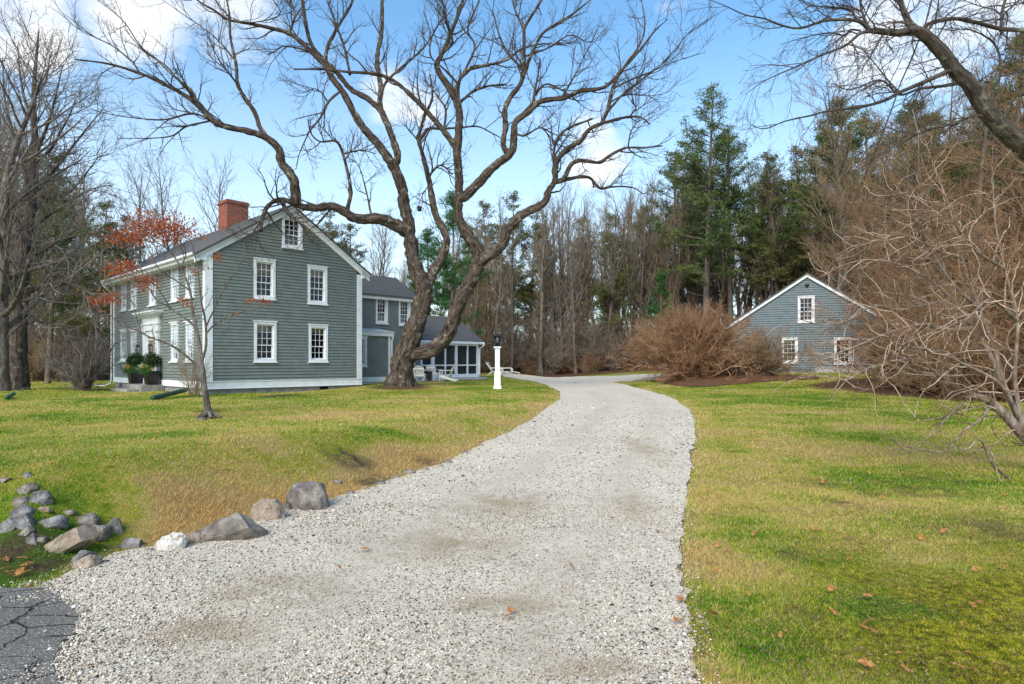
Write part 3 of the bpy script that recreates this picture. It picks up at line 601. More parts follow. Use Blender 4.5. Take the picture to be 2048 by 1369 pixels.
for i, (px, py, w, h) in enumerate(((700,990,20,12),(728,980,16,9),(760,970,24,11),(792,957,18,9),(492,1052,24,16),(572,1022,18,20),(300,1104,18,10),(850,942,16,9),(930,908,14,8),(962,893,12,7),(418,1072,18,16),(205,1128,22,10))):
    rock('rock', px, py, w, h, 8, 10, M[('rock', 'rock_tan', 'rock_blue')[i % 3]], 'small half buried stone between the larger rocks along the left drive edge', 500 + i, group='small stones along the left drive edge')
for px, w, lab in ((1098, 26, 'low brown boulder at the far edge of the gravel court'), (1128, 22, 'flat stone at the foot of the pale sapling trunk')):
    rock('rock', px, 747, w, 9, 0, 5, M['rock_tan'], lab, 300 + px, 'boulders at the far edge of the court')

# fallen leaves
def leaf_mesh():
    b = MB(); o = [(0,-.5),(.16,-.3),(.32,-.22),(.2,-.05),(.42,.1),(.18,.16),(.16,.36),(0,.52),(-.14,.34),(-.2,.16),(-.4,.06),(-.2,-.06),(-.3,-.25),(-.14,-.3)]
    V = [(x, y, .25 * abs(x) + .12 * math.sin(y * 4)) for x, y in o] + [(0, 0, 0)]
    return b.add(V, [(i, (i + 1) % 14, 14) for i in range(14)])
lf = leaf_mesh().build('fallen_leaf', M['moss_leaf']); first = True
lpos = [(1315,1070,1),(1225,1045,1),(1435,1100,1),(1660,955,1),(1690,1082,1),(1720,1076,1),(1730,1262,1),(1740,1252,1),(1938,1204,1),(1425,1240,1),(1355,1255,1),(1360,1210,1),(1385,1325,1),(1560,1285,1),(1620,1010,1)]
for k in range(95):
    px = random.uniform(1390, 2040); py = 800 + 560 * random.random()**1.3; lpos.append((px, py, 0))
for k in range(14): lpos.append((random.uniform(0, 60), random.uniform(1120, 1165), 0))
for k in range(20): lpos.append((random.uniform(100, 900), random.uniform(830, 960), 0))
for k in range(8): lpos.append((random.uniform(600, 1350), random.uniform(900, 1340), 0))
for px, py, big in lpos:
    o = lf if first else lf.copy()
    if not first: C.objects.link(o)
    first = False; c = GH(px, py); s = random.uniform(.035, .085) * (1.15 if big else 1); o.scale = (s, s, s); o.location = (c[0], c[1], c[2] + .045)
    o.rotation_euler = (random.uniform(-.5, .5), random.uniform(-.5, .5), random.uniform(0, 6.28)); tag(o, 'dry curled orange brown leaf lying on the ground', 'leaf', 'fallen leaves on lawn and drive')

# ------------------------------------------------------------------ buildings
CA, SA = .6862, .7274; AX, AY = -11.94, 24.5
def tpx(px, s): k = (px - 1024) / F; return (k * (AY + CA * s) - AX + SA * s) / (CA - SA * k)       # along the gable
def zt(px, py, s): t = tpx(px, s); return ZC - (py - YH) / F * (AY + SA * t + CA * s)
def upx(px, r=0): k = (px - 1024) / F; return -(k * (AY + SA * r) - AX - CA * r) / (SA + CA * k)    # along the front
def zu(px, py, r=0): u = upx(px, r); return ZC - (py - YH) / F * (AY + SA * r + CA * u)
class Fr:
    """a wall plane: O origin, U along, N outward"""
    def __init__(s, O, U, N_): s.O, s.U, s.N = (np.array(a, float) for a in (O, U, N_))
    def p(s, u, z, n): return s.O + s.U * u + s.N * n + np.array((0, 0, z))
    def box(s, mb, u0, u1, z0, z1, n0, n1): 
        return mb.hexa([s.p(u0,z0,n0), s.p(u1,z0,n0), s.p(u1,z0,n1), s.p(u0,z0,n1), s.p(u0,z1,n0), s.p(u1,z1,n0), s.p(u1,z1,n1), s.p(u0,z1,n1)])
def clip(poly, f):
    out = []
    for i in range(len(poly)):
        a, b = poly[i], poly[(i + 1) % len(poly)]; fa, fb = f(a), f(b)
        if fa >= 0: out.append(a)
        if (fa >= 0) != (fb >= 0): t = fa / (fa - fb); out.append((a[0] + (b[0]-a[0]) * t, a[1] + (b[1]-a[1]) * t))
    return out
def clapboards(name, fr, u0, u1, z0, z1, m, parent, holes=(), tops=(), e=.132, th=.036):
    mb = MB(); ub = sorted({u0, u1, *[h for q_ in holes for h in q_[:2] if u0 < h < u1]}); k = 0; z = z0; r = random.Random(3)
    while z < z1 - 1e-4:
        za, zb = z, min(z + e, z1)
        for a, b in zip(ub[:-1], ub[1:]):
            segs = [(za, zb)]
            for h in holes:
                if h[0] < (a + b) / 2 < h[1]:
                    ns = []
                    for s0, s1 in segs:
                        if h[3] <= s0 or h[2] >= s1: ns.append((s0, s1)); continue
                        if h[2] > s0: ns.append((s0, h[2]))
                        if h[3] < s1: ns.append((h[3], s1))
                    segs = ns
            for s0, s1 in segs:
                poly = [(a, s0), (b, s0), (b, s1), (a, s1)]
                for c0, c1 in tops: poly = clip(poly, lambda p: c0 + c1 * p[0] - p[1]) if poly else poly
                if len(poly) < 3: continue
                nn = lambda zz: .002 + th * (1 - (zz - za) / e)
                mb.add([fr.p(u, zz, nn(zz)) for u, zz in poly], [tuple(range(len(poly)))])
                if s0 == za:
                    lo = [p for p in poly if abs(p[1] - za) < 1e-6]
                    if len(lo) >= 2:
                        p, q_ = lo[0], lo[1]; mb.add([fr.p(p[0], za, 0), fr.p(q_[0], za, 0), fr.p(q_[0], za, nn(za)), fr.p(p[0], za, nn(za))], [(0, 1, 2, 3)])
        z += e
    return mb.build(name, m, parent)
def window(parent, fr, u0, u1, z0, z1, cols=3, rows=(3, 2), shade=.32, label=None, cas=.11, lace=0, dp=1.0):
    """u0..z1 outline of the casing; returns the hole"""
    a, b, c, d = u0 + cas, u1 - cas, z0 + cas, z1 - cas
    mb = MB(); fr.box(mb, u0, a, z0, z1, 0, .05 * dp + .005); fr.box(mb, b, u1, z0, z1, 0, .05 * dp + .005); fr.box(mb, a, b, d, z1, 0, .052); fr.box(mb, a, b, z0, c, 0, .052)
    fr.box(mb, u0 - .03, u1 + .03, z1, z1 + .045, 0, .085); fr.box(mb, u0 - .03, u1 + .03, z0 - .05, z0, 0, .10)
    for x0, x1, y0, y1 in ((a, a + .012, c, d), (b - .012, b, c, d)): fr.box(mb, x0, x1, y0, y1, -.12, 0)
    fr.box(mb, a, b, d - .012, d, -.12, 0); fr.box(mb, a, b, c, c + .012, -.12, 0)
    w = mb.build('window', M['white'], parent); tag(w, label) if label else None
    mb = MB(); a2, b2, c2, d2 = a + .013, b - .013, c + .013, d - .013; s = .04; mid = c2 + (d2 - c2) * rows[1] / sum(rows)
    for lo, hi, n0, nr in ((mid - .02, d2, -.05 * dp + .01, rows[0]), (c2, mid + .02, -.05 * dp - .03, rows[1])):
        fr.box(mb, a2, a2 + s, lo, hi, n0 - .028, n0); fr.box(mb, b2 - s, b2, lo, hi, n0 - .028, n0)
        fr.box(mb, a2 + s, b2 - s, lo, lo + s, n0 - .03, n0 - .001); fr.box(mb, a2 + s, b2 - s, hi - s, hi, n0 - .03, n0 - .001)
        for i in range(1, cols): x = a2 + s + (b2 - a2 - 2 * s) * i / cols; fr.box(mb, x - .01, x + .01, lo + s, hi - s, n0 - .025, n0 - .004)
        for i in range(1, nr): y = lo + s + (hi - lo - 2 * s) * i / nr; fr.box(mb, a2 + s, b2 - s, y - .01, y + .01, n0 - .024, n0 - .005)
    mb.build('sash', M['white'], w)
    mb = MB()
    for lo, hi, n0 in ((mid + .03, d2 - .03, -.05 * dp - .008), (c2 + .03, mid - .03, -.05 * dp - .048)): mb.add([fr.p(a2 + s*.8, lo, n0), fr.p(b2 - s*.8, lo, n0), fr.p(b2 - s*.8, hi, n0), fr.p(a2 + s*.8, hi, n0)], [(0, 1, 2, 3)])
    mb.build('pane', M['glass'], w)
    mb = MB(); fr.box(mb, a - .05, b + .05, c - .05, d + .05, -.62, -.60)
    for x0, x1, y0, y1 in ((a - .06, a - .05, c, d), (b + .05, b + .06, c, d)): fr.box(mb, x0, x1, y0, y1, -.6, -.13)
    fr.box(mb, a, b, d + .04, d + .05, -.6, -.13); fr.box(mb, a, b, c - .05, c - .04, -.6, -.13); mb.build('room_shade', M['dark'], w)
    if shade: mb = MB(); fr.box(mb, a + .02, b - .02, d - (d - c) * shade, d, -.20, -.19); mb.build('blind', M['blind'], w)
    if lace: mb = MB(); fr.box(mb, a + .02, b - .02, c, c + (d - c) * lace, -.20, -.19); mb.build('curtain', M['curtain'], w)
    return (a, b, c, d)
def gable_roof(name, parent, axis, e0, e1, ridge, ze, zr, l0, l1, th=.10, m=None):
    """axis 'y': ridge runs along y, eaves at x=e0,e1; 'x': ridge runs along x, eaves at y=e0,e1"""
    mb = MB(); 
    def P(e, l, z): return (e, l, z) if axis == 'y' else (l, e, z)
    mb.hexa([P(e0, l0, ze - th), P(ridge, l0, zr - th), P(ridge, l1, zr - th), P(e0, l1, ze - th), P(e0, l0, ze), P(ridge, l0, zr), P(ridge, l1, zr), P(e0, l1, ze)])
    mb.hexa([P(ridge, l0, zr - th), P(e1, l0, ze - th), P(e1, l1, ze - th), P(ridge, l1, zr - th), P(ridge, l0, zr), P(e1, l0, ze), P(e1, l1, ze), P(ridge, l1, zr)])
    return mb.build(name, m or M['shingle'], parent)
def rake(mb, fr, pts, w, n0, n1):
    """band of height w under the polyline pts (u,z)"""
    for (ua, za), (ub_, zb) in zip(pts[:-1], pts[1:]):
        mb.hexa([fr.p(ua, za - w, n0), fr.p(ub_, zb - w, n0), fr.p(ub_, zb - w, n1), fr.p(ua, za - w, n1), fr.p(ua, za, n0), fr.p(ub_, zb, n0), fr.p(ub_, zb, n1), fr.p(ua, za, n1)])
house = empty('house', (AX, AY, 0), math.atan2(SA, CA), 'two storey grey green clapboard house with white trim, brick chimney and screened porch', 'house')
W_, LN = 7.05, 12.0; RX, ZR = 3.52, 8.30; SL = .655
gab = Fr((0, 0, 0), (1, 0, 0), (0, -1, 0)); fro = Fr((0, 0, 0), (0, 1, 0), (-1, 0, 0))
ZB = .57; ZE = 5.95
holes = []
for (pa, ya, pb, yb), sh, lab in (((507,517,550,600),.30,None), ((615,532,653.5,610),.30,None), ((507.5,643,552,724),.2,None), ((617,650,654.7,724),.2,None)):
    holes.append(window(house, gab, tpx(pa, 0), tpx(pb, 0), zt(pb, yb, 0), zt(pa, ya, 0), shade=sh * random.uniform(.7, 1.3), label=lab, lace=.0))
holes.append(window(house, gab, tpx(563.5, 0), tpx(604, 0), zt(563, 494, 0), zt(563, 431, 0), shade=0, lace=.35, label='small attic window under the gable peak'))
tops = ((ZR - .14 - RX * SL, SL), (ZR - .14 + RX * SL, -SL))
clapboards('gable_wall', gab, .28, W_ - .24, ZB + .26, ZR, M['siding'], house, holes, tops)
holes = []
for pa, ya, pb, yb in ((242.7,561,253.8,621), (262,552,275,618), (298.5,541,312.6,610), (342,526,358,602), (371.5,518,390,594)):
    holes.append(window(house, fro, upx(pb), upx(pa), zu(pb, yb), zu(pa, ya), shade=.4, cas=.09, dp=.3))
for pa, ya, pb, yb in ((241,661,253.8,723), (262,660,274.6,723), (342,647,358,723.5), (371.5,645,388,723.5)):
    holes.append(window(house, fro, upx(pb), upx(pa), zu(pb, yb), zu(pa, ya), shade=.45, cas=.09, dp=.3))
clapboards('front_wall', fro, .16, LN - .2, ZB + .26, ZE - .35, M['siding'], house, holes)
for nm, O, U, Nn, a, b, tp in (('back_wall', (0, LN, 0), (1, 0, 0), (0, 1, 0), 0, W_, tops), ('rear_wall', (W_, 0, 0), (0, 1, 0), (1, 0, 0), 0, LN, ())):
    clapboards(nm, Fr(O, U, Nn), a, b, ZB, ZR if tp else ZE - .3, M['siding'], house, (), tp, e=.236)
# white trim
mb = MB(); gab.box(mb, -.03, .28, ZB, ZE - .02, 0, .05); gab.box(mb, W_ - .24, W_ + .03, ZB, ZE - .25, 0, .05); gab.box(mb, .28, W_ - .24, ZB, ZB + .26, 0, .045); gab.box(mb, -.05, W_ + .05, ZB + .255, ZB + .285, .046, .07)
gab.box(mb, -.05, W_ + .05, ZB - .03, ZB, 0, .07)
fro.box(mb, 0.0, .16, ZB, ZE - .35, 0, .032); fro.box(mb, LN - .2, LN, ZB, ZE - .35, 0, .05); fro.box(mb, .16, LN - .2, ZB, ZB + .26, 0, .045); fro.box(mb, 0, LN, ZE - .35, ZE - .02, 0, .06)
mb.build('corner_boards', M['white'], house, bevel=.004)
mb = MB(); rake(mb, gab, [(-.40, ZR - (RX + .40) * SL - .03), (RX, ZR - .03), (W_ + .40, ZR - (W_ + .40 - RX) * SL - .03)], .26, .0, .10)
rake(mb, gab, [(-.40, ZR - (RX + .40) * SL + .02), (RX, ZR + .02), (W_ + .40, ZR - (W_ + .40 - RX) * SL + .02)], .09, .101, .17)
mb.hexa([gab.p(-.40, ZE-.33, 0), gab.p(.02, ZE-.40, 0), gab.p(.02, ZE-.40, .10), gab.p(-.40, ZE-.33, .10), gab.p(-.40, ZE-.2, 0), gab.p(.02, ZE+.04, 0), gab.p(.02, ZE+.04, .10), gab.p(-.40, ZE-.2, .10)])
mb.hexa([gab.p(W_, ZE-.42, 0), gab.p(W_+.40, ZE-.33, 0), gab.p(W_+.40, ZE-.33, .10), gab.p(W_, ZE-.42, .10), gab.p(W_, ZE+.04, 0), gab.p(W_+.40, ZE-.2, 0), gab.p(W_+.40, ZE-.2, .10), gab.p(W_, ZE+.04, .10)])
mb.build('rake_boards', M['white'], house)
gable_roof('roof', house, 'y', -.42, W_ + .42, RX, ZR - (RX + .42) * SL + .075, ZR + .075, -.20, LN + .2, .09)
mb = MB(); mb.box((-.42, -.02, ZE - .37), (0, LN + .15, ZE - .31)); mb.box((-.44, -.02, ZE - .33), (-.40, LN + .15, ZE - .2)); mb.build('soffit', M['white'], house)
mb = MB(); mb.tube([(-.50, -.05, ZE - .2), (-.50, LN + .3, ZE - .2)], .065, 10); mb.build('gutter', M['white'], house, smooth=True)
mb = MB(); mb.tube([(-.50, LN + .12, ZE - .25), (-.45, LN + .12, ZE - .4), (-.12, LN + .10, ZE - .75), (-.10, LN + .10, ZE - 1), (-.10, LN + .10, .75), (-.14, LN + .12, .5), (-.35, LN + .3, .38), (-.8, LN + .7, .36)], .045, 8); mb.build('downspout', M['white'], house, smooth=True)
mb = MB(); mb.box((.03, .03, -.1), (W_ - .03, LN - .03, ZB - .02))
mb.build('foundation', M['granite'], house)
mb = MB(); gab.box(mb, tpx(640, 0), tpx(657, 0), .30, ZB - .06, -.029, -.015); mb.build('cellar_vent', M['dark'], house)
mb = MB(); cy = 5.76; mb.box((RX - .52, cy - .5, ZR - 1), (RX + .52, cy + .5, 9.30)); mb.box((RX - .57, cy - .55, 9.30), (RX + .57, cy + .55, 9.38)); mb.box((RX - .54, cy - .52, 9.38), (RX + .54, cy + .52, 9.46)); mb.build('chimney', M['brick'], house)
# front door and its surround
DC = 6.08; mb = MB(); zd0 = .62
for sgn in (-1, 1):
    c = DC + sgn * .86; fro.box(mb, c - .2, c + .2, zd0, 3.02, 0, .10); fro.box(mb, c - .24, c + .24, zd0, zd0 + .25, 0, .13); fro.box(mb, c - .24, c + .24, 2.95, 3.03, .0, .14)
fro.box(mb, DC - .66, DC + .66, 2.75, 3.02, 0, .06); fro.box(mb, DC - 1.12, DC + 1.12, 3.03, 3.30, 0, .13); fro.box(mb, DC - 1.16, DC + 1.16, 3.30, 3.36, 0, .17); fro.box(mb, DC - 1.10, DC + 1.10, 3.36, 3.62, 0, .12)
for i, (w, n) in enumerate(((1.2, .18), (1.3, .27), (1.42, .37), (1.48, .43))): fro.box(mb, DC - w, DC + w, 3.62 + i * .065, 3.685 + i * .065, 0, n)
fro.box(mb, DC - .66, DC - .50, zd0, 2.75, 0, .05); fro.box(mb, DC + .50, DC + .66, zd0, 2.75, 0, .05)
mb.build('door_surround', M['white'], house)
mb = MB(); fro.box(mb, DC - .50, DC + .50, zd0, 2.75, .004, .02); dr_ = mb.build('door', M['white'], house)
mb = MB(); fro.box(mb, DC - .34, DC + .34, 1.25, 2.55, .021, .03); mb.build('door_glass', M['door'], dr_); mb = MB(); mb.tube([fro.p(DC - .4, 1.6, .03), fro.p(DC - .4, 1.6, .08), fro.p(DC - .34, 1.6, .09)], .015, 6); mb.build('handle', M['black_metal'], dr_)
for c in (DC + 1.28, DC - .86):
    mb = MB(); o = .14 if c < DC else .03; b = fro.p(c, 2.15, o)
    mb.tube([b + (0, 0, .25), b + (-.08, 0, .38), b + (-.2, 0, .34), b + (-.2, 0, .24)], .012, 6); mb.lathe([(.02, .27), (.10, .20), (.11, .18)], b + (-.2, 0, 0), 6); mb.lathe([(.075, -.10), (.08, -.12), (.03, -.16)], b + (-.2, 0, 0), 6)
    for i in range(6): a = i * math.pi / 3; mb.bar(b + (-.2 + .095 * math.cos(a), .095 * math.sin(a), .19), b + (-.2 + .072 * math.cos(a), .072 * math.sin(a), -.11), .012, .012)
    ln_ = mb.build('wall_lantern', M['black_metal'], house); mb = MB(); mb.lathe([(.06, -.10), (.08, .18)], b + (-.2, 0, 0), 6); mb.build('lantern_glass', M['glass'], ln_)
mb = MB(); mb.box((-.92, 4.55, 0), (-.0, 7.65, .615)); mb.box((-1.40, 4.75, 0), (-.92, 7.25, .44)); mb.build('doorstep', M['granite'], house, bevel=.012)
# rear two storey wing
def wing_wall(s): return Fr((0, s, 0), (1, 0, 0), (0, -1, 0))
w2 = wing_wall(2.5); T1 = 12.15; zb2 = .70; holes = []
for pa, ya, pb, yb in ((751, 594, 775, 648), (797, 599, 820, 652)): holes.append(window(house, w2, tpx(pa, 2.5), tpx(pb, 2.5), zt(pb, yb, 2.5), zt(pa, ya, 2.5) + .02, shade=.3, lace=.4, cas=.1))
clapboards('wing_wall', w2, W_, T1 - .16, zb2 + .2, 5.02, M['siding'], house, holes)
mb = MB(); w2.box(mb, T1 - .16, T1, zb2, 5.0, 0, .04); w2.box(mb, W_, T1 - .16, zb2 - .1, zb2 + .2, 0, .035); w2.box(mb, W_, T1 + .15, 4.92, 5.12, 0, .22); mb.build('wing_trim', M['white'], house)
gable_roof('wing_roof', house, 'x', 2.22, 6.78, 4.5, 5.16, 6.50, 6.3, T1 + .2, .09)
ew = Fr((T1, 0, 0), (0, 1, 0), (1, 0, 0)); clapboards('wing_end_wall', ew, 2.5, 6.5, zb2, 6.4, M['siding'], house, (), ((5.05 - 2.3 * .585 + .02, .585), (5.05 + 6.7 * .585 + .02, -.585)))
mb = MB(); rake(mb, ew, [(2.22, 5.10), (4.5, 6.44), (6.78, 5.10)], .18, .0, .17); mb.build('wing_rake', M['white'], house)
# one storey bump with shallow roof
w1 = wing_wall(1.2); T2 = 9.56; h1 = window(house, w1, 7.37, 8.15, 1.40, 2.84, shade=.2, cas=.1)
clapboards('side_bay_wall', w1, W_, T2 - .12, .86, 3.0, M['siding'], house, [h1]); clapboards('side_bay_end', Fr((T2, 0, 0), (0, 1, 0), (1, 0, 0)), 1.2, 2.5, .86, 3.0, M['siding'], house)
mb = MB(); w1.box(mb, T2 - .12, T2 + .01, .62, 3.0, 0, .035); w1.box(mb, W_, T2 - .12, .62, .86, 0, .035); w1.box(mb, W_, T2 + .15, 2.92, 3.12, -1.3, .14); mb.box((W_, 1.25, .2), (T2, 2.49, .62))
mb.tube([w1.p(T2 + .1, 3.0, .16), w1.p(T2 + .1, 2.85, .14), w1.p(T2 + .07, 2.7, .07), w1.p(T2 + .07, .8, .07)], .04, 8); mb.build('side_bay_trim', M['white'], house)
mb = MB(); mb.hexa([(W_, 1.0, 3.121), (T2 + .2, 1.0, 3.121), (T2 + .2, 2.49, 3.121), (W_, 2.49, 3.121), (W_, 1.0, 3.14), (T2 + .2, 1.0, 3.14), (T2 + .2, 2.49, 3.36), (W_, 2.49, 3.36)]); mb.build('side_bay_roof', M['white'], house)
# screened porch
w5 = wing_wall(5.0); PS = tpx(844, 5); PE = 19.4; zp = .74; ze = 2.80
clapboards('porch_wall', w5, T1, PS - .12, zp + .15, ze, M['siding'], house)
mb = MB(); w5.box(mb, T1, PE + .06, zp - .12, zp + .10, 0, .06); w5.box(mb, T1, PE, ze - .12, ze + .02, -.1, .05); w5.box(mb, PS - .14, PS, zp, ze - .12, -.1, .05)
posts = [(866, .17), (890.6, .06), (912.6, .12), (935, .06), (955.5, .12)]
for px, w in posts: u = tpx(px, 5); w5.box(mb, u - w, u + w * .6, zp + .10, ze - .12, -.1, .045)
zr_ = zt(900, 731, 5); w5.box(mb, PS, PE - .1, zr_ - .04, zr_ + .04, -.08, .03)
ef = Fr((PE, 0, 0), (0, 1, 0), (1, 0, 0))
for u in (5.0, 6.4, 7.8, 9.2, 9.9): ef.box(mb, u, u + .1, zp, ze, -.1, .0)
ef.box(mb, 5.1, 9.9, zp - .1, zp + .1, -.1, .01); ef.box(mb, 5.1, 9.9, ze - .12, ze + .02, -.1, .01); mb.build('porch_frame', M['white'], house)
q = N(M['screen']); tr = q.n('ShaderNodeBsdfTransparent'); ms = q.n('ShaderNodeMixShader'); ms.inputs[0].default_value = .80; q.l(tr.outputs[0], ms.inputs[1]); q.l(q.b.outputs[0], ms.inputs[2]); q.l(ms.outputs[0], q.out.inputs[0])
us = [PS] + [tpx(p, 5) for p, w in posts]
for a, b in zip(us[:-1], us[1:]):
    for lo, hi in ((zp + .1, zr_ - .04), (zr_ + .04, ze - .12)): mb = MB(); mb.add([w5.p(a, lo, -.03), w5.p(b, lo, -.03), w5.p(b, hi, -.03), w5.p(a, hi, -.03)], [(0, 1, 2, 3)]); mb.build('screen_panel', M['screen'], house)
mb = MB(); mb.add([ef.p(5.1, zp, -.04), ef.p(9.9, zp, -.04), ef.p(9.9, ze, -.04), ef.p(5.1, ze, -.04)], [(0, 1, 2, 3)]); mb.build('screen_panel', M['screen'], house)
mb = MB(); mb.box((T1 + .02, 9.88, .2), (PE - .15, 9.98, ze)); mb.box((T1 + .02, 5.12, .3), (PE - .12, 9.87, zp)); mb.box((T1 + .05, 5.1, ze - .02), (PE - .1, 9.9, ze + .03)); mb.build('porch_room', mat('porch_boards', (.14, .13, .12)), house)
for u in (15.6, 16.9): mb = MB(); mb.box((u, 9.7, 1.6), (u + .9, 9.85, 2.5)); mb.build('porch_inner_frame', M['white'], house)
gable_roof('porch_roof', house, 'x', 4.68, 10.3, 7.5, 2.98, 4.74, T1 - .3, PE + .25, .09)
mb = MB(); w5.box(mb, T1, PE + .26, ze - .02, ze + .17, .0, .26); w5.box(mb, T1, PE + .26, ze + .0, ze + .14, .3, .34); rake(mb, ef, [(4.68, 2.93), (7.5, 4.68), (10.3, 2.93)], .16, .0, .22); mb.tube([(PE + .2, 4.62, 2.9), (PE + .24, 4.66, 2.75), (PE + .08, 4.92, 2.5), (PE + .08, 4.94, .8)], .045, 8); mb.build('porch_fascia', M['white'], house)
clapboards('porch_gable', ef, 5.0, 9.98, ze + .02, 4.6, M['siding'], house, (), ((2.9 - 4.68 * .624, .624), (2.9 + 10.3 * .624, -.624)))

# garage
GRT = math.radians(20); gy = 41.8; gx = (1462 - 1024) / F * gy
gar = empty('garage', (gx, gy, 0), -GRT, 'blue grey clapboard garage with white window frames on the right behind the bushes', 'garage')
GW, GD, GR = 9.2, 8.0, 4.58; zpk, zgb = 7.22, .98; sg = .67
gf = Fr((0, 0, 0), (1, 0, 0), (0, -1, 0))
def gu(px): k = (px - 1024) / F; return (k * gy - gx) / (math.cos(GRT) + k * math.sin(GRT))
def gzz(py, px=1614): return ZC - (py - YH) / F * (gy - gu(px) * math.sin(GRT))
holes = [window(gar, gf, gu(1595.5), gu(1629), gzz(645), gzz(593.5), 3, (3, 2), 0, label='upper window under the garage gable'),
         window(gar, gf, gu(1563), gu(1595.5), gzz(727, 1580), gzz(677, 1580), 3, (3, 2), 0), window(gar, gf, gu(1668), gu(1703), gzz(728.5, 1685), gzz(676.5, 1685), 3, (3, 2), 0)]
gt = ((zpk - .12 - GR * sg, sg), (zpk - .12 + GR * sg, -sg))
clapboards('front_wall', gf, 0, GW, zgb, zpk, M['siding_blue'], gar, holes, gt, e=.15, th=.05)
zee = zpk - GR * sg - .1
clapboards('side_wall', Fr((0, 0, 0), (0, 1, 0), (-1, 0, 0)), 0, GD, zgb, zee, M['siding_blue'], gar, [(2.0, 5.2, .5, 3.4)], e=.125)
clapboards('side_wall', Fr((GW, 0, 0), (0, 1, 0), (1, 0, 0)), 0, GD, zgb, zee, M['siding_blue'], gar, e=.25); clapboards('back_wall', Fr((0, GD, 0), (1, 0, 0), (0, 1, 0)), 0, GW, zgb, zpk, M['siding_blue'], gar, (), gt, e=.25)
mb = MB(); rake(mb, gf, [(-.45, zpk - (GR + .45) * sg), (GR, zpk), (GW + .45, zpk - (GW + .45 - GR) * sg)], .20, .0, .16); mb.box((-.45, -.1, zee - .12), (-.40, GD, zee + .02)); mb.build('rake_boards', M['white'], gar)
gable_roof('roof', gar, 'y', -.5, GW + .5, GR, zpk - (GR + .5) * sg + .09, zpk + .09, -.22, GD + .2, .085)
mb = MB(); mb.box((-.08, 2.0, .5), (0, 5.2, 3.4)); d_ = mb.build('garage_door', M['white'], gar); mb = MB()
for i in range(4):
    for j in range(4): mb.box((-.10, 2.15 + i * .75, .62 + j * .68), (-.081, 2.75 + i * .75, 1.15 + j * .68))
mb.build('door_panels', M['white'], d_)
mb = MB(); mb.box((-.10, -.04, .2), (.0, GD, .98)); mb.box((.02, .03, .2), (gu(1630), GD - .02, .975)); mb.box((gu(1630), -.10, .2), (GW + .03, GD - .02, 1.28)); mb.build('foundation', M['concrete'], gar)
mb = MB(); mb.box((GR - .12, -.12, zpk - .75), (GR + .12, -.02, zpk - .62)); mb.lathe([(.03, -.12), (.08, -.02), (.08, 0)], (GR, -.1, zpk - .7), 10); mb.build('gable_lamp', M['black_metal'], gar)
# bulkhead-like white steps by the garage side
sp_ = GH(1462, 752); mb = MB(); 
for i in range(3): mb.box((-.7 + .25 * i, -.5, 0), (.7, .5, .16 * (i + 1)))
o = mb.build('side_steps', M['white'], None, bevel=.01); o.location = (sp_[0], sp_[1] + .3, sp_[2] - .05); tag(o, 'small white steps beside the garage under the big bush', 'steps')

# ------------------------------------------------------------------ things about the yard
def w3(lx, ly, z): return Vector((AX + CA * lx - SA * ly, AY + SA * lx + CA * ly, z))
def bush(P0, rad, n, size, m, name, parent, rs):
    d = norm(rs.normal(size=(n, 3))); c = d * rad * rs.uniform(.45, 1.03, (n, 1)) * (1 + .08 * np.sin(d[:, :1] * 9) * np.sin(d[:, 2:] * 11)) + P0
    V, Q = leaves(c, n, size, 0.0, rs); return np_mesh(name, V, [Q], m, parent)
for k, (ly, lab) in enumerate(((7.15, 'black planter with clipped green ball and pansies left of the front door'), (4.90, 'black planter with clipped green ball and pansies right of the front door'))):
    t = empty('planter', w3(-.40, ly, .617), math.atan2(SA, CA), lab, 'planter', 'planters flanking the front door'); rs = np.random.default_rng(50 + k)
    mb = MB(); mb.lathe([(.26, 0), (.30, .02), (.37, .53), (.41, .55), (.41, .60), (.36, .60), (.35, .54)], (0, 0, 0), 4, math.pi / 4); mb.build('pot', M['black'], t, bevel=.012)
    mb = MB(); mb.lathe([(.33, .5), (.33, .56)], (0, 0, 0), 4, math.pi / 4); mb.build('soil', mat('soil', (.04, .03, .02)), t)
    bush(np.array((0, 0, 1.08)), .36, 4200, .055, M['boxwood'], 'boxwood_ball', t, rs)
    c = np.stack([-.22 + .1 * rs.normal(size=90), .25 * rs.normal(size=90), .66 + .09 * rs.normal(size=90)], 1); c[:, 0] -= .03
    V, Q = leaves(c, 1300, .06, .05, rs); np_mesh('foliage', V, [Q], M['flower_leaf'], t)
    for mm, yy, nn in ((M['petal_yellow'], -.12, 26), (M['petal_white'], .22, 22)):
        c = np.stack([-.28 + .07 * rs.normal(size=nn), yy + .10 * rs.normal(size=nn), .78 + .05 * rs.normal(size=nn)], 1); c[:, 0] -= .05
        V, Q = leaves(c, nn * 9, .05, .012, rs); np_mesh('flowers', V, [Q], mm, t)
def pipe_obj(p, q_, r, label, name='drain_pipe'):
    mb = MB(); L_ = q_ - p; pts = [p + L_ * i / 30 for i in range(31)]; rr = [r * (1 + .08 * (i % 2)) for i in range(31)]; mb.tube(pts, rr, 12, cap=False); mb.tube([p, p + L_ * .02], r * .82, 12)
    o = mb.build(name, M['green_pipe'], None, smooth=True); return tag(o, label, 'drain pipe')
p = GH(306, 801); q_ = GH(372, 792); p[2] += .07; q_[2] += .22; pipe_obj(p, q_, .075, 'green corrugated drain pipe lying on the lawn by the house corner')
p = GH(14, 801); q_ = GH(28, 796); p[2] += .08; q_[2] += .14; pipe_obj(p, q_, .06, 'short piece of dark green pipe on the lawn by the left edge')
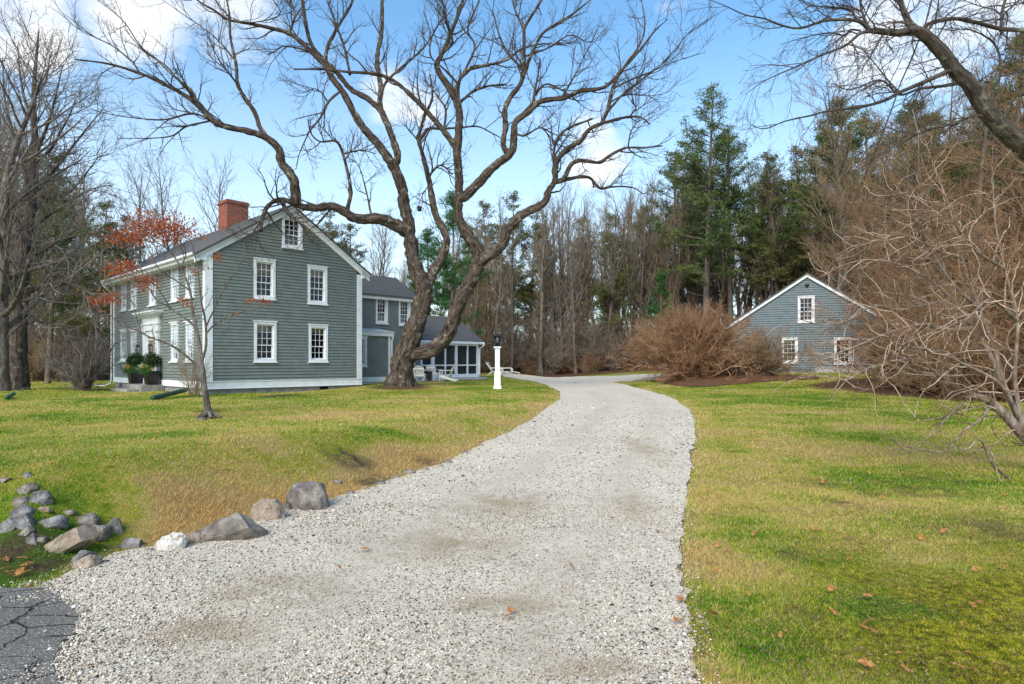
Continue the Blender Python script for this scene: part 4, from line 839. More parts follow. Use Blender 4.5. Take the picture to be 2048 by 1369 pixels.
# lamp post
c = GH(995, 777.5); t = empty('lamp_post', c, 0, 'white square post with black lantern on top beside the drive', 'lamp post')
mb = MB(); s4 = math.pi / 4
mb.lathe([(.25, -.05), (.25, .07), (.20, .12), (.195, .13), (.195, .66), (.205, .67), (.205, .72), (.15, .76), (.148, 1.72), (.16, 1.74), (.19, 1.79), (.235, 1.80), (.235, 1.85), (.10, 1.86)], (0, 0, 0), 4, s4); mb.build('post', M['white'], t, bevel=.006)
mb = MB(); mb.lathe([(.06, 1.86), (.11, 1.88), (.12, 1.92), (.09, 1.93)], (0, 0, 0), 12); mb.lathe([(.19, 2.30), (.20, 2.32), (.10, 2.38), (.03, 2.40), (.02, 2.44)], (0, 0, 0), 12)
for i in range(6): a = i * math.pi / 3; mb.bar((.095 * math.cos(a), .095 * math.sin(a), 1.92), (.165 * math.cos(a), .165 * math.sin(a), 2.31), .016, .016)
mb.lathe([(.115, 2.02), (.125, 2.03), (.125, 2.04), (.115, 2.05)], (0, 0, 0), 12); ln_ = mb.build('lantern', M['black_metal'], t)
mb = MB(); mb.lathe([(.08, 1.93), (.15, 2.30)], (0, 0, 0), 12); mb.build('lantern_glass', M['glass'], ln_, smooth=True); mb = MB(); mb.lathe([(.012, 1.93), (.012, 2.0), (.03, 2.04), (.02, 2.12), (.004, 2.16)], (0, 0, 0), 8); mb.build('bulb', M['curtain'], ln_, smooth=True)
# garden chairs
def adirondack(loc, rz, label, m=M['chair_white']):
    """front of the chair looks along +x"""
    t = empty('garden_chair', loc, rz, label, 'chair', 'white slatted garden chairs on the patio')
    mb = MB()
    for i in range(6): x = .36 - i * .085; mb.bar((x, -.26, .37 - i * .022), (x, .26, .37 - i * .022), .07, .02)
    mb.build('seat', m, t)
    mb = MB()
    for i in range(6): y = -.235 + i * .094; h = .62 - .05 * abs(i - 2.5); mb.bar((-.12, y, .25), (-.12 - h * .42, y * 1.12, .25 + h), .078, .018, (1, 0, 0))
    mb.bar((-.16, -.27, .33), (-.16, .27, .33), .02, .07); mb.bar((-.33, -.29, .66), (-.33, .29, .66), .02, .06); mb.build('backrest', m, t)
    for y in (-.33, .33):
        mb = MB(); mb.bar((-.40, y, .58), (.42, y, .58), .13, .022); mb.build('armrest', m, t)
        mb = MB(); mb.bar((.34, y * .93, 0), (.34, y * .93, .57), .09, .025, (1, 0, 0)); mb.build('leg', m, t)
        mb = MB(); mb.bar((.36, y * .86, .30), (-.52, y * .86, .04), .025, .12); mb.build('leg', m, t)
    return t
c = GH(841, 763); adirondack((c[0], c[1], c[2]), math.radians(78), 'white slatted garden chair seen from behind next to the old tree trunk')
c = GH(863, 760); adirondack((c[0], c[1] + .8, c[2]), math.radians(70), 'white slatted garden chair standing behind the black bin')
c = GH(895, 763); adirondack((c[0], c[1], c[2]), math.radians(172), 'white slatted garden chair seen from the side before the porch screens')
c = GH(858.5, 763); mb = MB(); mb.lathe([(.17, 0), (.19, .02), (.22, .50), (.235, .51), (.235, .54), (.20, .55)], (0, 0, 0), 4, s4); o = mb.build('bin', M['black'], None, bevel=.01); o.location = c; tag(o, 'small black bin between two white garden chairs', 'bin')
mb = MB(); mb.lathe([(.11, 0), (.15, .22), (.16, .23)], (0, 0, 0), 14); pp = w3(tpx(945, 5.6), 5.6, zp); t = empty('potted_plant', pp, 0, 'leafy green potted plant behind the porch screen', 'plant'); mb.build('pot', M['concrete'], t)
bush(np.array((0, 0, .48)), .34, 700, .10, leaf_mat('porch_plant_leaf', (.10, .30, .08), (.2, .45, .12)), 'foliage', t, np.random.default_rng(4))
def lounge(loc, rz, label):
    t = empty('lawn_chair', loc, rz, label, 'chair', 'low white lawn chairs at the edge of the court'); m = M['chair_white']
    mb = MB(); 
    for i in range(7): mb.bar((.5 - i * .12, -.3, .34 - i * .015), (.5 - i * .12, .3, .34 - i * .015), .09, .02)
    mb.build('seat', m, t); mb = MB()
    for i in range(7): mb.bar((-.27 - i * .062, -.3, .30 + i * .11), (-.27 - i * .062, .3, .30 + i * .11), .02, .09)
    mb.build('backrest', m, t)
    for y in (-.33, .33):
        mb = MB(); mb.tube([(.56, y, 0), (.55, y, .5), (.45, y, .58), (-.3, y, .58), (-.42, y, .5)], .028, 8); mb.tube([(-.25, y, .3), (-.72, y, 1.05)], .025, 8); mb.build('armrest', m, t, smooth=True)
        mb = MB(); mb.tube([(-.2, y, .3), (-.62, y, 0)], .026, 8); mb.tube([(.5, y * .8, .3), (1.15, y * .8, .2), (1.2, y * .8, 0)], .02, 6); mb.build('leg', m, t, smooth=True)
    return t
c = GH(991, 750.5); lounge(c, math.radians(-12), 'low white lawn chair half hidden behind the lamp post'); c = GH(1011, 750.5); lounge(c, math.radians(-8), 'low white lawn chair right of the lamp post')

# ------------------------------------------------------------------ traced trees
class Traced:
    """limbs traced as plan: px, py along the limb with distance from the camera; each limb starts on its parent"""
    def __init__(s, seed): s.L = []; s.rs = np.random.default_rng(seed)
    def limb(s, pts, w0, w1, Y0=None, dY=0.0, parent=None, dens=1.0, wob=.0):
        P = np.array(pts, float); d = np.r_[0, np.cumsum(np.hypot(*np.diff(P, axis=0).T))]; q_ = d / d[-1]
        if parent is not None:
            pp, pY = s.L[parent]['px'], s.L[parent]['Y']; i = np.argmin(np.hypot(pp[:, 0] - P[0, 0], pp[:, 1] - P[0, 1])); Y0 = pY[i]; P = np.vstack([pp[i:i+1], P[1:]]) if np.hypot(*(pp[i] - P[0])) < 14 else P
        Y = Y0 + dY * q_**1.0; A = np.column_stack([P, Y, w0 + (w1 - w0) * q_**.8]); n = max(8, int(d[-1] / 9)); A = smooth_line(A, n)
        W3 = np.array([at(a[0], a[1], a[2]) for a in A]); R = np.maximum(A[:, 3], .8) / 2 / F * A[:, 2]
        if wob: R = R * (1 + wob * np.convolve(s.rs.normal(size=len(R)), [.25, .5, .25], 'same'))
        s.L.append(dict(px=A[:, :2], Y=A[:, 2], P=W3, R=R, w0=w0, w1=w1)); return len(s.L) - 1
    def resampled(s, m, sel=None):
        out, rr = [], []
        for l in s.L if sel is None else [s.L[i] for i in sel]:
            t = np.linspace(0, len(l['P']) - 1, m); k = np.arange(len(l['P']))
            out.append(np.stack([np.interp(t, k, l['P'][:, c]) for c in range(3)], 1)); rr.append(np.interp(t, k, l['R']))
        return np.array(out), np.array(rr)
def bumpy(V, R, amp, sc, rs):
    ph = rs.uniform(0, 6, 6); return V

# --- the big old tree in front of the house
hero = empty('old_tree', tuple(at(803, 775, 29)), 0, 'huge gnarled bare tree with twisting limbs standing between the house and the drive', 'tree')
WORLD.add(hero.name); T = Traced(11); L = T.limb
t0 = L([(800,782),(803,765),(804,736),(808,716),(816,692),(824,672),(834,643),(842,616),(849,587),(842,562),(830,534),(823,499),(819,464),(815,438),(808,409),(806,385),(795,349),(784,326)], 50, 20, 29.0, -.6, wob=.05)
T.L[t0]['R'] = np.interp(np.linspace(0, 1, len(T.L[t0]['R'])), [0, .03, .08, .16, .26, .36, .48, .56, .7, .85, 1], np.array([80, 58, 49, 45, 42, 37, 34, 31, 25, 22, 20]) / 2 / F * 29) * (1 + .05 * np.sin(np.arange(len(T.L[t0]['R'])) * 1.9))
a = L([(784,328),(781,323),(754,287),(718,245),(690,192),(663,154),(650,130),(621,103),(602,84),(577,67),(543,57),(502,48),(456,40),(430,22),(400,5),(380,-15)], 19, 3, dY=-2.2, parent=t0)
b = L([(786,330),(795,313),(785,277),(764,226),(738,200),(702,179),(672,144),(640,112),(622,88),(612,51),(605,0),(602,-30)], 17, 6, dY=.9, parent=t0)
c_ = L([(762,222),(759,200),(761,174),(754,118),(764,61),(764,0),(766,-30)], 12, 7, dY=1.2, parent=b)
d_ = L([(764,210),(769,169),(800,138),(841,103),(862,75),(882,41)], 8, 3, dY=.8, parent=c_)
L([(679,179),(656,205),(641,236),(620,262),(610,282),(598,310),(592,340)], 7, 1.5, dY=-.6, parent=a); L([(656,205),(640,182),(625,178),(610,186)], 4, 1.5, dY=-.4, parent=4)
L([(650,130),(655,95),(678,50),(700,14),(712,-20)], 9, 5, dY=1.3, parent=a); L([(700,150),(690,100),(672,50),(650,-10)], 7, 3, dY=.5, parent=b)
L([(620,103),(570,92),(548,104),(535,110)], 5, 2, dY=-.5, parent=a); L([(577,67),(590,30),(575,-15)], 6, 3, dY=.6, parent=a); L([(456,40),(500,46),(560,30),(540,-10)], 3, 2, dY=.3, parent=a)
arm = L([(812,461),(798,455),(777,444),(757,438),(728,438),(707,438),(693,426),(675,417),(657,412),(640,416),(608,415),(588,407),(565,400),(544,405),(531,420),(524,440),(521,462)], 28, 6, dY=-4.0, parent=t0, wob=.07)
L([(566,401),(570,417),(581,434),(600,447),(615,461),(628,468)], 9, 2.5, dY=-.2, parent=arm); L([(524,445),(508,462),(500,470)], 4, 2, dY=-.2, parent=arm)
u1 = L([(597,407),(587,359),(564,328),(559,302),(536,277),(502,265),(467,257),(429,245),(393,209),(365,188),(313,161),(274,145),(216,128),(149,119)], 21, 2.2, dY=-2.6, parent=arm)
L([(393,209),(384,183),(345,151),(313,119),(281,93),(249,45),(215,15),(194,0)], 7, 1.5, dY=1.0, parent=u1); L([(277,145),(265,125),(226,93),(184,71),(130,29)], 4.5, 1.3, dY=-.9, parent=u1)
L([(425,251),(403,232),(377,228),(329,240),(265,236),(216,228),(184,219)], 6, 1.3, dY=-1.0, parent=u1); L([(420,252),(403,246),(371,254),(345,272),(300,277),(233,277)], 5, 1.2, dY=.8, parent=u1)
L([(466,258),(430,240),(398,205),(360,165),(330,130),(290,105),(250,60)], 7, 1.6, dY=1.3, parent=u1)
u2 = L([(536,277),(520,256),(510,226),(487,192),(475,168),(472,128),(461,77),(459,31),(451,-10)], 11, 3.5, dY=.9, parent=u1); L([(477,174),(456,144),(431,123),(410,103)], 5, 1.5, dY=-.7, parent=u2); L([(470,125),(440,85),(405,55),(370,32),(325,0)], 4, 1.2, dY=.3, parent=u2)
u3 = L([(695,424),(697,410),(702,379),(690,323),(677,287),(661,282),(640,284),(622,268),(616,240)], 10, 2.5, dY=-.9, parent=arm); L([(699,308),(708,303),(725,301),(752,308)], 4, 2, dY=.5, parent=u3)
L([(738,437),(733,385),(718,333),(700,318)], 6, 1.5, dY=.9, parent=arm)
# third stem, behind
st3 = L([(849,592),(858,560),(874,531),(886,508),(893,479),(883,452),(871,429),(865,403),(858,361),(844,305),(837,281),(840,262),(851,228),(865,196),(860,150)], 23, 3, dY=2.8, parent=t0, wob=.04)
L([(838,283),(855,259),(883,258),(915,256),(953,253),(975,262),(1005,278)], 8, 2, dY=.8, parent=st3); L([(858,361),(880,330),(905,350)], 7, 3, dY=.5, parent=st3); L([(838,283),(820,262),(805,248)], 4, 1.3, dY=.4, parent=st3)
L([(857,365),(848,385),(841,400),(839,404)], 3, 1.5, dY=.1, parent=st3); FEED = T.L[-1]['P'][-1]
# low right arm rising to the centre stem
r0 = L([(808,712),(827,708),(856,704),(882,686),(897,664),(906,644),(913,620),(922,597),(935,575),(948,549),(957,528),(953,500),(940,476),(922,450),(916,429),(918,400),(918,359),(914,308),(918,256),(918,220),(905,185),(882,154),(875,138)], 30, 13, dY=-1.8, parent=t0, wob=.05)
T.L[r0]['R'] = np.interp(np.linspace(0, 1, len(T.L[r0]['R'])), [0, .1, .17, .25, .35, .45, .55, .62, .75, .9, 1], np.array([34, 29, 30, 28, 29, 27, 24, 18, 16, 14, 11]) / 2 / F * 28.5) * (1 + .05 * np.sin(np.arange(len(T.L[r0]['R'])) * 2.3))
L([(876,142),(872,130),(887,103),(908,51),(923,10),(930,-25)], 11, 6, dY=.8, parent=r0); L([(890,100),(905,85),(893,40),(880,-15)], 6, 3, dY=-.9, parent=len(T.L)-1)
L([(918,225),(916,170),(938,138),(974,131),(1015,120),(1040,100),(1085,88),(1130,90)], 10, 2, dY=-1.0, parent=r0); L([(918,212),(944,185),(979,172),(1013,169)], 8, 3.5, dY=.8, parent=r0)
L([(914,292),(887,262),(856,226),(826,195),(790,164),(754,149),(692,144),(640,139),(588,139)], 14, 3, dY=-1.6, parent=r0)
L([(888,262),(892,220),(880,200),(862,175),(850,160)], 7, 2.5, dY=1.0, parent=len(T.L)-1)
L([(905,185),(925,150),(950,95),(935,60),(955,10),(965,-20)], 7, 3, dY=.8, parent=r0); L([(918,170),(890,140),(860,110),(870,60),(905,20)], 6, 2, dY=-1, parent=r0)
rl = L([(918,402),(932,390),(956,368),(988,333),(1020,309),(1028,280),(1030,246),(1058,224),(1083,203),(1128,196),(1163,182),(1209,175),(1244,140),(1279,102),(1310,62),(1335,39)], 21, 2.2, dY=-2.4, parent=r0)
rm = L([(1018,311),(1006,291),(1012,252),(1009,224),(1020,196),(1041,168),(1048,133),(1048,70),(1051,53),(1083,0),(1095,-20)], 14, 5, dY=1.4, parent=rl)
L([(1046,165),(1062,112),(1083,70),(1111,49),(1146,28),(1181,0)], 9, 3, dY=-.9, parent=rm); L([(1030,240),(1062,210),(1069,186),(1078,140),(1080,118)], 9, 2.5, dY=.7, parent=rl); L([(1066,190),(1090,168),(1121,179),(1146,196),(1160,208)], 6, 2.5, dY=-.6, parent=len(T.L)-1)
L([(1048,140),(1020,110),(1000,75),(985,20)], 7, 2.5, dY=.8, parent=rm); L([(1062,112),(1100,95),(1140,70),(1175,85),(1200,80)], 5, 1.6, dY=-.5, parent=rm); L([(1128,196),(1150,150),(1170,110),(1195,60)], 5, 1.5, dY=.8, parent=rl)
L([(1028,270),(1050,272),(1080,255),(1110,270),(1150,270)], 6, 1.6, dY=-.8, parent=rl); L([(1082,255),(1110,285),(1135,298)], 3, 1.5, dY=.2, parent=len(T.L)-1); L([(1051,60),(1030,20),(1020,-20)], 6, 3, dY=.5, parent=rm)
# right lower limb
rr_ = L([(956,530),(970,515),(991,502),(1009,484),(1012,464),(1023,450),(1040,432),(1061,421),(1090,405),(1097,382),(1110,361),(1110,337),(1121,312),(1139,295),(1163,281),(1177,260),(1209,246),(1251,235),(1282,235),(1300,250)], 25, 3, dY=-2.2, parent=r0, wob=.05)
L([(1209,246),(1216,217),(1226,175),(1251,130),(1279,91),(1290,50),(1283,0)], 9, 2, dY=1.2, parent=rr_); L([(1215,228),(1240,195),(1262,175),(1310,140),(1350,100),(1374,70),(1416,38)], 6, 1.3, dY=-1.0, parent=len(T.L)-1)
L([(1226,175),(1262,160),(1300,145),(1345,125),(1410,105)], 5, 1.2, dY=.3, parent=len(T.L)-2); L([(1226,205),(1250,190),(1290,192),(1325,190)], 4, 1.4, dY=-.4, parent=len(T.L)-3)
L([(1110,340),(1108,300),(1128,262),(1185,238)], 8, 5, dY=.7, parent=rr_)
rb2 = L([(1108,362),(1128,358),(1142,330),(1163,321),(1198,326),(1219,312),(1251,296),(1286,296),(1325,292)], 12, 3, dY=-1.0, parent=rr_); L([(1108,364),(1130,360),(1177,354),(1198,377),(1226,374),(1265,375),(1286,389)], 10, 2, dY=.9, parent=rr_)
L([(1251,296),(1262,262),(1280,240)], 4, 1.5, dY=-.3, parent=rb2); L([(1257,243),(1272,215),(1262,205)], 4, 2, dY=-.3, parent=rr_)
w = Wood()
for l in T.L: w.put(tube1(l['P'], l['R'], 14 if l['w0'] > 18 else (9 if l['w0'] > 8 else 6)))
# root flare
rs = np.random.default_rng(5); b0 = T.L[t0]['P'][0]
for k in range(9):
    aa = k * .7 + rs.uniform(-.2, .2); dx = np.array((math.cos(aa), math.sin(aa), 0)); ln = rs.uniform(.9, 1.5)
    pts = np.array([b0 + dx * .35 + (0, 0, .62), b0 + dx * .62 + (0, 0, .26), b0 + dx * .85 + (0, 0, .04), b0 + dx * ln + (0, 0, -.15)]); w.put(tube1(smooth_line(pts, 8), np.linspace(.26, .07, 8), 8))
trunk = w.build('trunk', M['bark_hero'], hero)
# knots and gnarls as real displacement
def rough(o, amp, size, tex='CLOUDS'):
    tx = bpy.data.textures.new('bark_relief', type=tex); tx.noise_scale = size; m = o.modifiers.new('relief', 'DISPLACE'); m.texture = tx; m.strength = amp; m.mid_level = .5; m.texture_coords = 'LOCAL'; m.vertex_group = 'thick' if 'thick' in o.vertex_groups else ''
sbm = trunk.modifiers.new('smooth', 'SUBSURF'); sbm.levels = 1; sbm.render_levels = 1; rough(trunk, .30, .30); rough(trunk, .14, .09)
w = Wood(); Pm, Rm = T.resampled(14); thick = np.array([l['w0'] for l in T.L]); thin = np.flatnonzero(thick < 30)
big = [i for i in thin if thick[i] > 15]; sml = [i for i in thin if thick[i] <= 15]
c1, q1 = spawn(Pm[sml], Rm[sml], 9, .15, 1.0, (25, 65), 1.9, False, 7, .6, .006, .10, .17, .3, .05, rs); c2, q2 = spawn(Pm[big], Rm[big], 10, .45, 1.0, (25, 65), 2.0, False, 7, .5, .006, .10, .17, .2, .05, rs)
c1 = np.concatenate([c1, c2]); q1 = np.concatenate([q1, q2]); w.put(tubes(c1, q1, 5))
c2, q2 = spawn(c1, q1, 5, .15, 1, (20, 60), .55, True, 5, .65, .0045, .09, .16, .3, .03, rs); w.put(tubes(c2, q2, 3))
c3, q3 = spawn(c2, q2, 3, .2, 1, (20, 55), .6, True, 4, .7, .0045, .08, .14, .3, .02, rs); w.put(tubes(c3, q3, 3))
w.build('crown', M['twig_hero'], hero)
V, Q = leaves(c3[::3].reshape(-1, 3), 260, .07, .02, rs); np_mesh('clinging_leaves', V, [Q], M['leaf_rust'], hero)
# hanging nest-like feeder on a thin branch
f0 = FEED - np.array((0, 0, .32)); t = empty('bird_feeder', tuple(f0), 0, 'small brown feeder hanging from a thin branch of the old tree', 'feeder'); mb = MB(); mb.tube([(0, 0, .12), (0, 0, .32)], .006, 5); mb.build('cord', M['black_metal'], t)
mb = MB(); mb.lathe([(.06, -.14), (.10, -.12), (.10, .04), (.14, .05), (.02, .13)], (0, 0, 0), 10); mb.build('body', M['bark_limb'], t, smooth=True)

# --- little maple with a few orange leaves
g = GH(417, 838); mp_ = empty('small_maple', tuple(g), 0, 'small spreading tree with a few orange leaf clusters before the house corner', 'tree')
WORLD.add(mp_.name); T = Traced(12); L = T.limb; Y = g[1]
m0 = L([(419,842),(417,832),(413,800),(408,771),(405,742),(402,715)], 15, 9, Y, 0, wob=.06)
l1 = L([(406,745),(387,725),(361,703),(334,687),(302,676),(277,663),(258,656),(237,644),(215,628),(188,612)], 6, 1.3, dY=-.8, parent=m0)
u = L([(402,716),(399,690),(393,660),(386,628),(380,582),(363,538),(340,504),(313,484),(290,470)], 8, 1.5, dY=.7, parent=m0)
v_ = L([(393,660),(372,638),(338,615),(311,598),(290,560),(276,525),(249,494),(238,480)], 5, 1.2, dY=.5, parent=u); x_ = L([(404,725),(412,690),(410,640),(402,600),(398,560),(392,520),(380,480),(362,462)], 6, 1.3, dY=-.6, parent=m0)
L([(409,650),(427,622),(450,575),(481,528),(490,510)], 3.5, 1.2, dY=.6, parent=x_); L([(410,668),(430,649),(467,629),(505,620),(534,605)], 3.5, 1.1, dY=-.8, parent=x_); L([(380,582),(350,560),(320,540),(300,505),(285,470)], 3.5, 1, dY=-.5, parent=u)
L([(363,538),(372,505),(355,475)], 3, 1, dY=.3, parent=u); L([(276,525),(250,545),(228,545)], 2.5, 1, dY=.2, parent=v_); L([(338,615),(310,570),(290,562)], 2.5, 1, dY=-.5, parent=v_); L([(258,656),(240,655),(228,642)], 2, 1, dY=.1, parent=l1)
L([(302,676),(280,660),(262,600),(228,590)], 2.5, 1, dY=.4, parent=l1); L([(313,484),(285,462),(262,470)], 2.5, 1, dY=.2, parent=u); L([(340,504),(330,470),(302,452)], 2.5, 1, dY=-.3, parent=u)
w = Wood()
for l in T.L: w.put(tube1(l['P'], l['R'], 9))
for k in range(7):
    aa = k * .9; dx = np.array((math.cos(aa), math.sin(aa), 0)); pts = np.array([g + dx * .06 + (0, 0, .16), g + dx * .16 + (0, 0, .08), g + dx * rs.uniform(.2, .34) + (0, 0, .02 + .03 * rs.random())]); w.put(tube1(smooth_line(pts, 6), np.linspace(.05, .03, 6), 6))
o = w.build('trunk', M['bark_grey'], mp_); rough(o, .2, .08)
w = Wood(); Pm, Rm = T.resampled(12, range(1, len(T.L))); c1, q1 = spawn(Pm, Rm, 10, .25, 1, (25, 60), .55, False, 6, .6, .003, .06, .2, .3, .02, rs); w.put(tubes(c1, q1, 4))
c2, q2 = spawn(c1, q1, 4, .2, 1, (25, 60), .55, True, 4, .7, .0025, .05, .2, .3, .01, rs); w.put(tubes(c2, q2, 3)); w.build('crown', M['twig_grey'], mp_)
cl_ = []
for px, py, r, n in ((285,462,.17,260),(258,470,.16,230),(232,478,.12,150),(300,445,.16,230),(330,450,.2,340),(350,455,.17,280),(368,462,.1,90),(318,470,.18,220),(392,475,.08,60),(242,535,.14,140),(225,542,.12,110),(255,533,.1,70),(288,566,.13,150),(300,560,.08,60),(212,600,.13,120),(190,607,.08,70),(225,597,.1,70),(392,545,.05,28),(370,605,.07,50),(502,604,.06,40),(531,603,.06,40),(437,514,.07,45),(409,538,.05,22),(470,629,.05,16),(345,470,.12,80),(275,480,.1,70)):
    c = at(px, py, Y + rs.uniform(-.4, .4)); cl_.append(c + rs.normal(size=(n, 3)) * np.array([r * 1.25, r * 1.2, r * .8]))
cl_ = np.concatenate(cl_); V, Q = leaves(cl_, int(len(cl_) * 2.4), .05, .01, rs); np_mesh('orange_leaves', V, [Q], M['leaf_orange'], mp_)
c = GH(400, 842); rock('rock', 401, 841, 24, 8, 10, 0, M['bark_grey'], 'dark broken root lump at the foot of the small maple', 77)

# --- the limb reaching in overhead from the right, its trunk beyond the frame
ov = empty('overhanging_tree', tuple(at(2330, 900, 14)), 0, 'large bare tree reaching in from the right with a thick limb overhead', 'tree')
WORLD.add(ov.name); T = Traced(13); L = T.limb
k0 = L([(2330,900),(2320,700),(2270,520),(2180,400),(2080,320),(2020,270),(1975,225),(1940,170),(1910,140),(1880,100),(1850,72),(1832,62),(1800,66),(1770,64),(1740,62)], 90, 12, 14, -2.4, wob=.03)
T.L[k0]['R'] = np.interp(np.linspace(0, 1, len(T.L[k0]['R'])), [0, .28, .43, .57, .64, .75, .86, 1], np.array([54, 38, 30, 26, 24, 19, 14, 9]) / 2 / F * 12.5)
L([(1832,66),(1815,40),(1800,0),(1795,-30)], 14, 9, dY=.8, parent=k0)
b1 = L([(1740,62),(1722,45),(1700,40),(1650,42),(1600,57),(1560,50),(1530,38),(1490,30),(1450,12),(1420,0)], 8, 1.2, dY=-1.0, parent=k0); L([(1735,60),(1726,30),(1718,-10)], 6, 4, dY=.4, parent=k0); L([(1712,42),(1700,20),(1650,14),(1615,10),(1590,-15)], 5, 1.5, dY=.3, parent=b1)
b2 = L([(1742,66),(1720,68),(1690,92),(1640,112),(1590,135),(1550,152),(1520,168),(1490,190)], 7, 1.1, dY=-.6, parent=k0); b3 = L([(1722,62),(1700,60),(1690,72),(1660,66),(1610,75),(1560,90)], 4, 1, dY=.4, parent=k0)
b4 = L([(1932,160),(1905,142),(1870,155),(1840,168),(1800,185),(1768,202),(1720,215),(1660,222),(1620,232),(1570,243),(1530,258),(1500,250)], 11, 1.4, dY=-1.2, parent=k0)
b5 = L([(1935,165),(1890,172),(1840,178),(1800,190),(1770,165),(1750,162),(1700,180),(1665,168)], 8, 1.5, dY=.8, parent=k0); L([(1800,186),(1775,160),(1750,128),(1725,100)], 4, 1.5, dY=.4, parent=b4)
b6 = L([(1878,100),(1850,55),(1900,38),(1950,45),(2000,58),(2048,62),(2110,75)], 6, 9, dY=.5, parent=k0); L([(2000,58),(2005,20),(2018,-20)], 7, 5, dY=.3, parent=b6)
vine = L([(1866,-10),(1850,50),(1836,85),(1820,125),(1800,170),(1785,215),(1760,280),(1735,340),(1712,395),(1683,462)], 3.2, 1.8, 12.2, .5); b7 = L([(1850,70),(1870,40),(1880,-20)], 3, 2, dY=.3, parent=k0)
L([(1768,63),(1750,100),(1728,130),(1724,155)], 3, 1, dY=-.3, parent=k0); L([(1975,225),(2000,150),(1990,90),(1940,60),(1900,62)], 7, 2, dY=.7, parent=k0); L([(1990,240),(1950,232),(1900,250),(1850,262),(1780,300),(1700,350)], 7, 1.5, dY=-.8, parent=k0)
w = Wood()
for l in T.L: w.put(tube1(l['P'], l['R'], 12 if l['w0'] > 13 else 7))
o = w.build('trunk', M['bark_limb'], ov); rough(o, .15, .12)
w = Wood(); Pm, Rm = T.resampled(14, [i for i in range(1, len(T.L)) if i != vine]); c1, q1 = spawn(Pm, Rm, 14, .12, 1, (25, 65), .95, False, 7, .6, .0032, -.05, .15, .3, .018, rs); w.put(tubes(c1, q1, 4))
Pk, Rk = T.resampled(40, [0]); ck, qk = spawn(Pk, Rk, 22, .45, 1, (40, 80), 1.0, False, 7, .3, .003, -.06, .15, .1, .016, rs); w.put(tubes(ck, qk, 4)); c1 = np.concatenate([c1, ck]); q1 = np.concatenate([q1, qk])
c2, q2 = spawn(c1, q1, 6, .15, 1, (25, 60), .55, True, 5, .7, .0026, -.06, .15, .3, .01, rs); w.put(tubes(c2, q2, 3)); c3, q3 = spawn(c2, q2, 2, .3, 1, (20, 50), .6, True, 4, .8, .0024, -.02, .15, .3, .008, rs); w.put(tubes(c3, q3, 3)); w.build('crown', M['twig_hero'], ov)

# --- pale many branched shrub in the right foreground
sh = empty('pale_shrub', tuple(GH(2110, 950)), 0, 'sprawling pale branched bare shrub leaning in from the right edge over the lawn', 'shrub')
WORLD.add(sh.name); T = Traced(14); L = T.limb; Ys = GH(2120, 950)[1]
s0 = L([(2170,1010),(2110,940),(2048,872),(2010,830),(1975,800),(1945,790),(1905,770),(1880,740)], 34, 10, Ys, .3, wob=.03); s1 = L([(2090,935),(2040,840),(2010,780),(1985,720),(1950,660),(1905,600),(1860,560),(1800,530),(1740,520),(1690,530),(1640,555)], 17, 1.6, Ys, 1.6)
s2 = L([(2010,780),(1990,700),(1960,620),(1925,520),(1900,420),(1870,340),(1850,280)], 10, .9, dY=.8, parent=s1); s3 = L([(1950,660),(1900,660),(1840,650),(1780,665),(1720,690),(1660,715),(1615,760)], 10, 1.6, dY=-.6, parent=s1)
s4 = L([(1905,600),(1850,610),(1800,620),(1745,612),(1700,640),(1650,650),(1600,640)], 9, 1.5, dY=.5, parent=s1); s5 = L([(1905,772),(1870,745),(1840,720),(1790,722),(1740,735),(1690,760),(1640,745)], 8, 1.5, dY=-.4, parent=s0)
s6 = L([(1985,800),(1960,840),(1930,860),(1905,890),(1880,905),(1800,888),(1770,860),(1770,840)], 6, 1.5, dY=-.5, parent=s0); s7 = L([(1945,792),(1900,830),(1860,870),(1820,905),(1785,880)], 5, 1.5, dY=-.3, parent=s0)
s8 = L([(2165,1005),(2120,1060),(2048,1050),(1985,1000),(1930,985),(1860,1000),(1800,975),(1740,985),(1690,955)], 9, 1.3, Ys, -1.0); s9 = L([(2165,1005),(2130,1070),(2048,1030),(1960,1035),(1910,1070),(1880,1090)], 7, 1.5, Ys, -1.3)
s10 = L([(2048,872),(2030,760),(2035,640),(2010,540),(1990,440),(1985,340)], 10, 1.0, dY=.4, parent=s0); s11 = L([(2040,840),(2000,770),(1930,730),(1860,700),(1800,690),(1760,650)], 10, 2, dY=-.9, parent=s1)
s12 = L([(1925,520),(1870,500),(1810,470),(1760,480),(1700,500)], 7, 1.5, dY=.6, parent=s2); s13 = L([(1960,620),(1900,560),(1850,480),(1820,400),(1780,380)], 8, 1.5, dY=-.7, parent=s2); s14 = L([(2035,640),(1980,600),(1930,640),(1880,640)], 9, 2, dY=-.6, parent=s10)
s15 = L([(2010,540),(1950,500),(1900,440),(1850,430)], 8, 2, dY=-.5, parent=s10); s16 = L([(2048,1000),(2020,960),(1985,930),(1960,880),(1930,900),(1880,880)], 7, 1.5, Ys - .3, -.3); s17 = L([(2040,1040),(2000,960),(1980,900),(1940,870)], 5, 1.3, Ys - .6, .2)
w = Wood()
for l in T.L: w.put(tube1(l['P'], l['R'], 10 if l['w0'] > 9 else 7))
o = w.build('trunk', M['pale_trunk'], sh); rough(o, .15, .09)
w = Wood(); Pm, Rm = T.resampled(14, [i for i in range(len(T.L)) if i not in (s8, s9, s6, s7, s16, s17)]); c1, q1 = spawn(Pm, Rm, 21, .12, 1, (30, 75), 1.0, False, 8, .6, .0034, .02, .26, .3, .011, rs); w.put(tubes(c1, q1, 5))
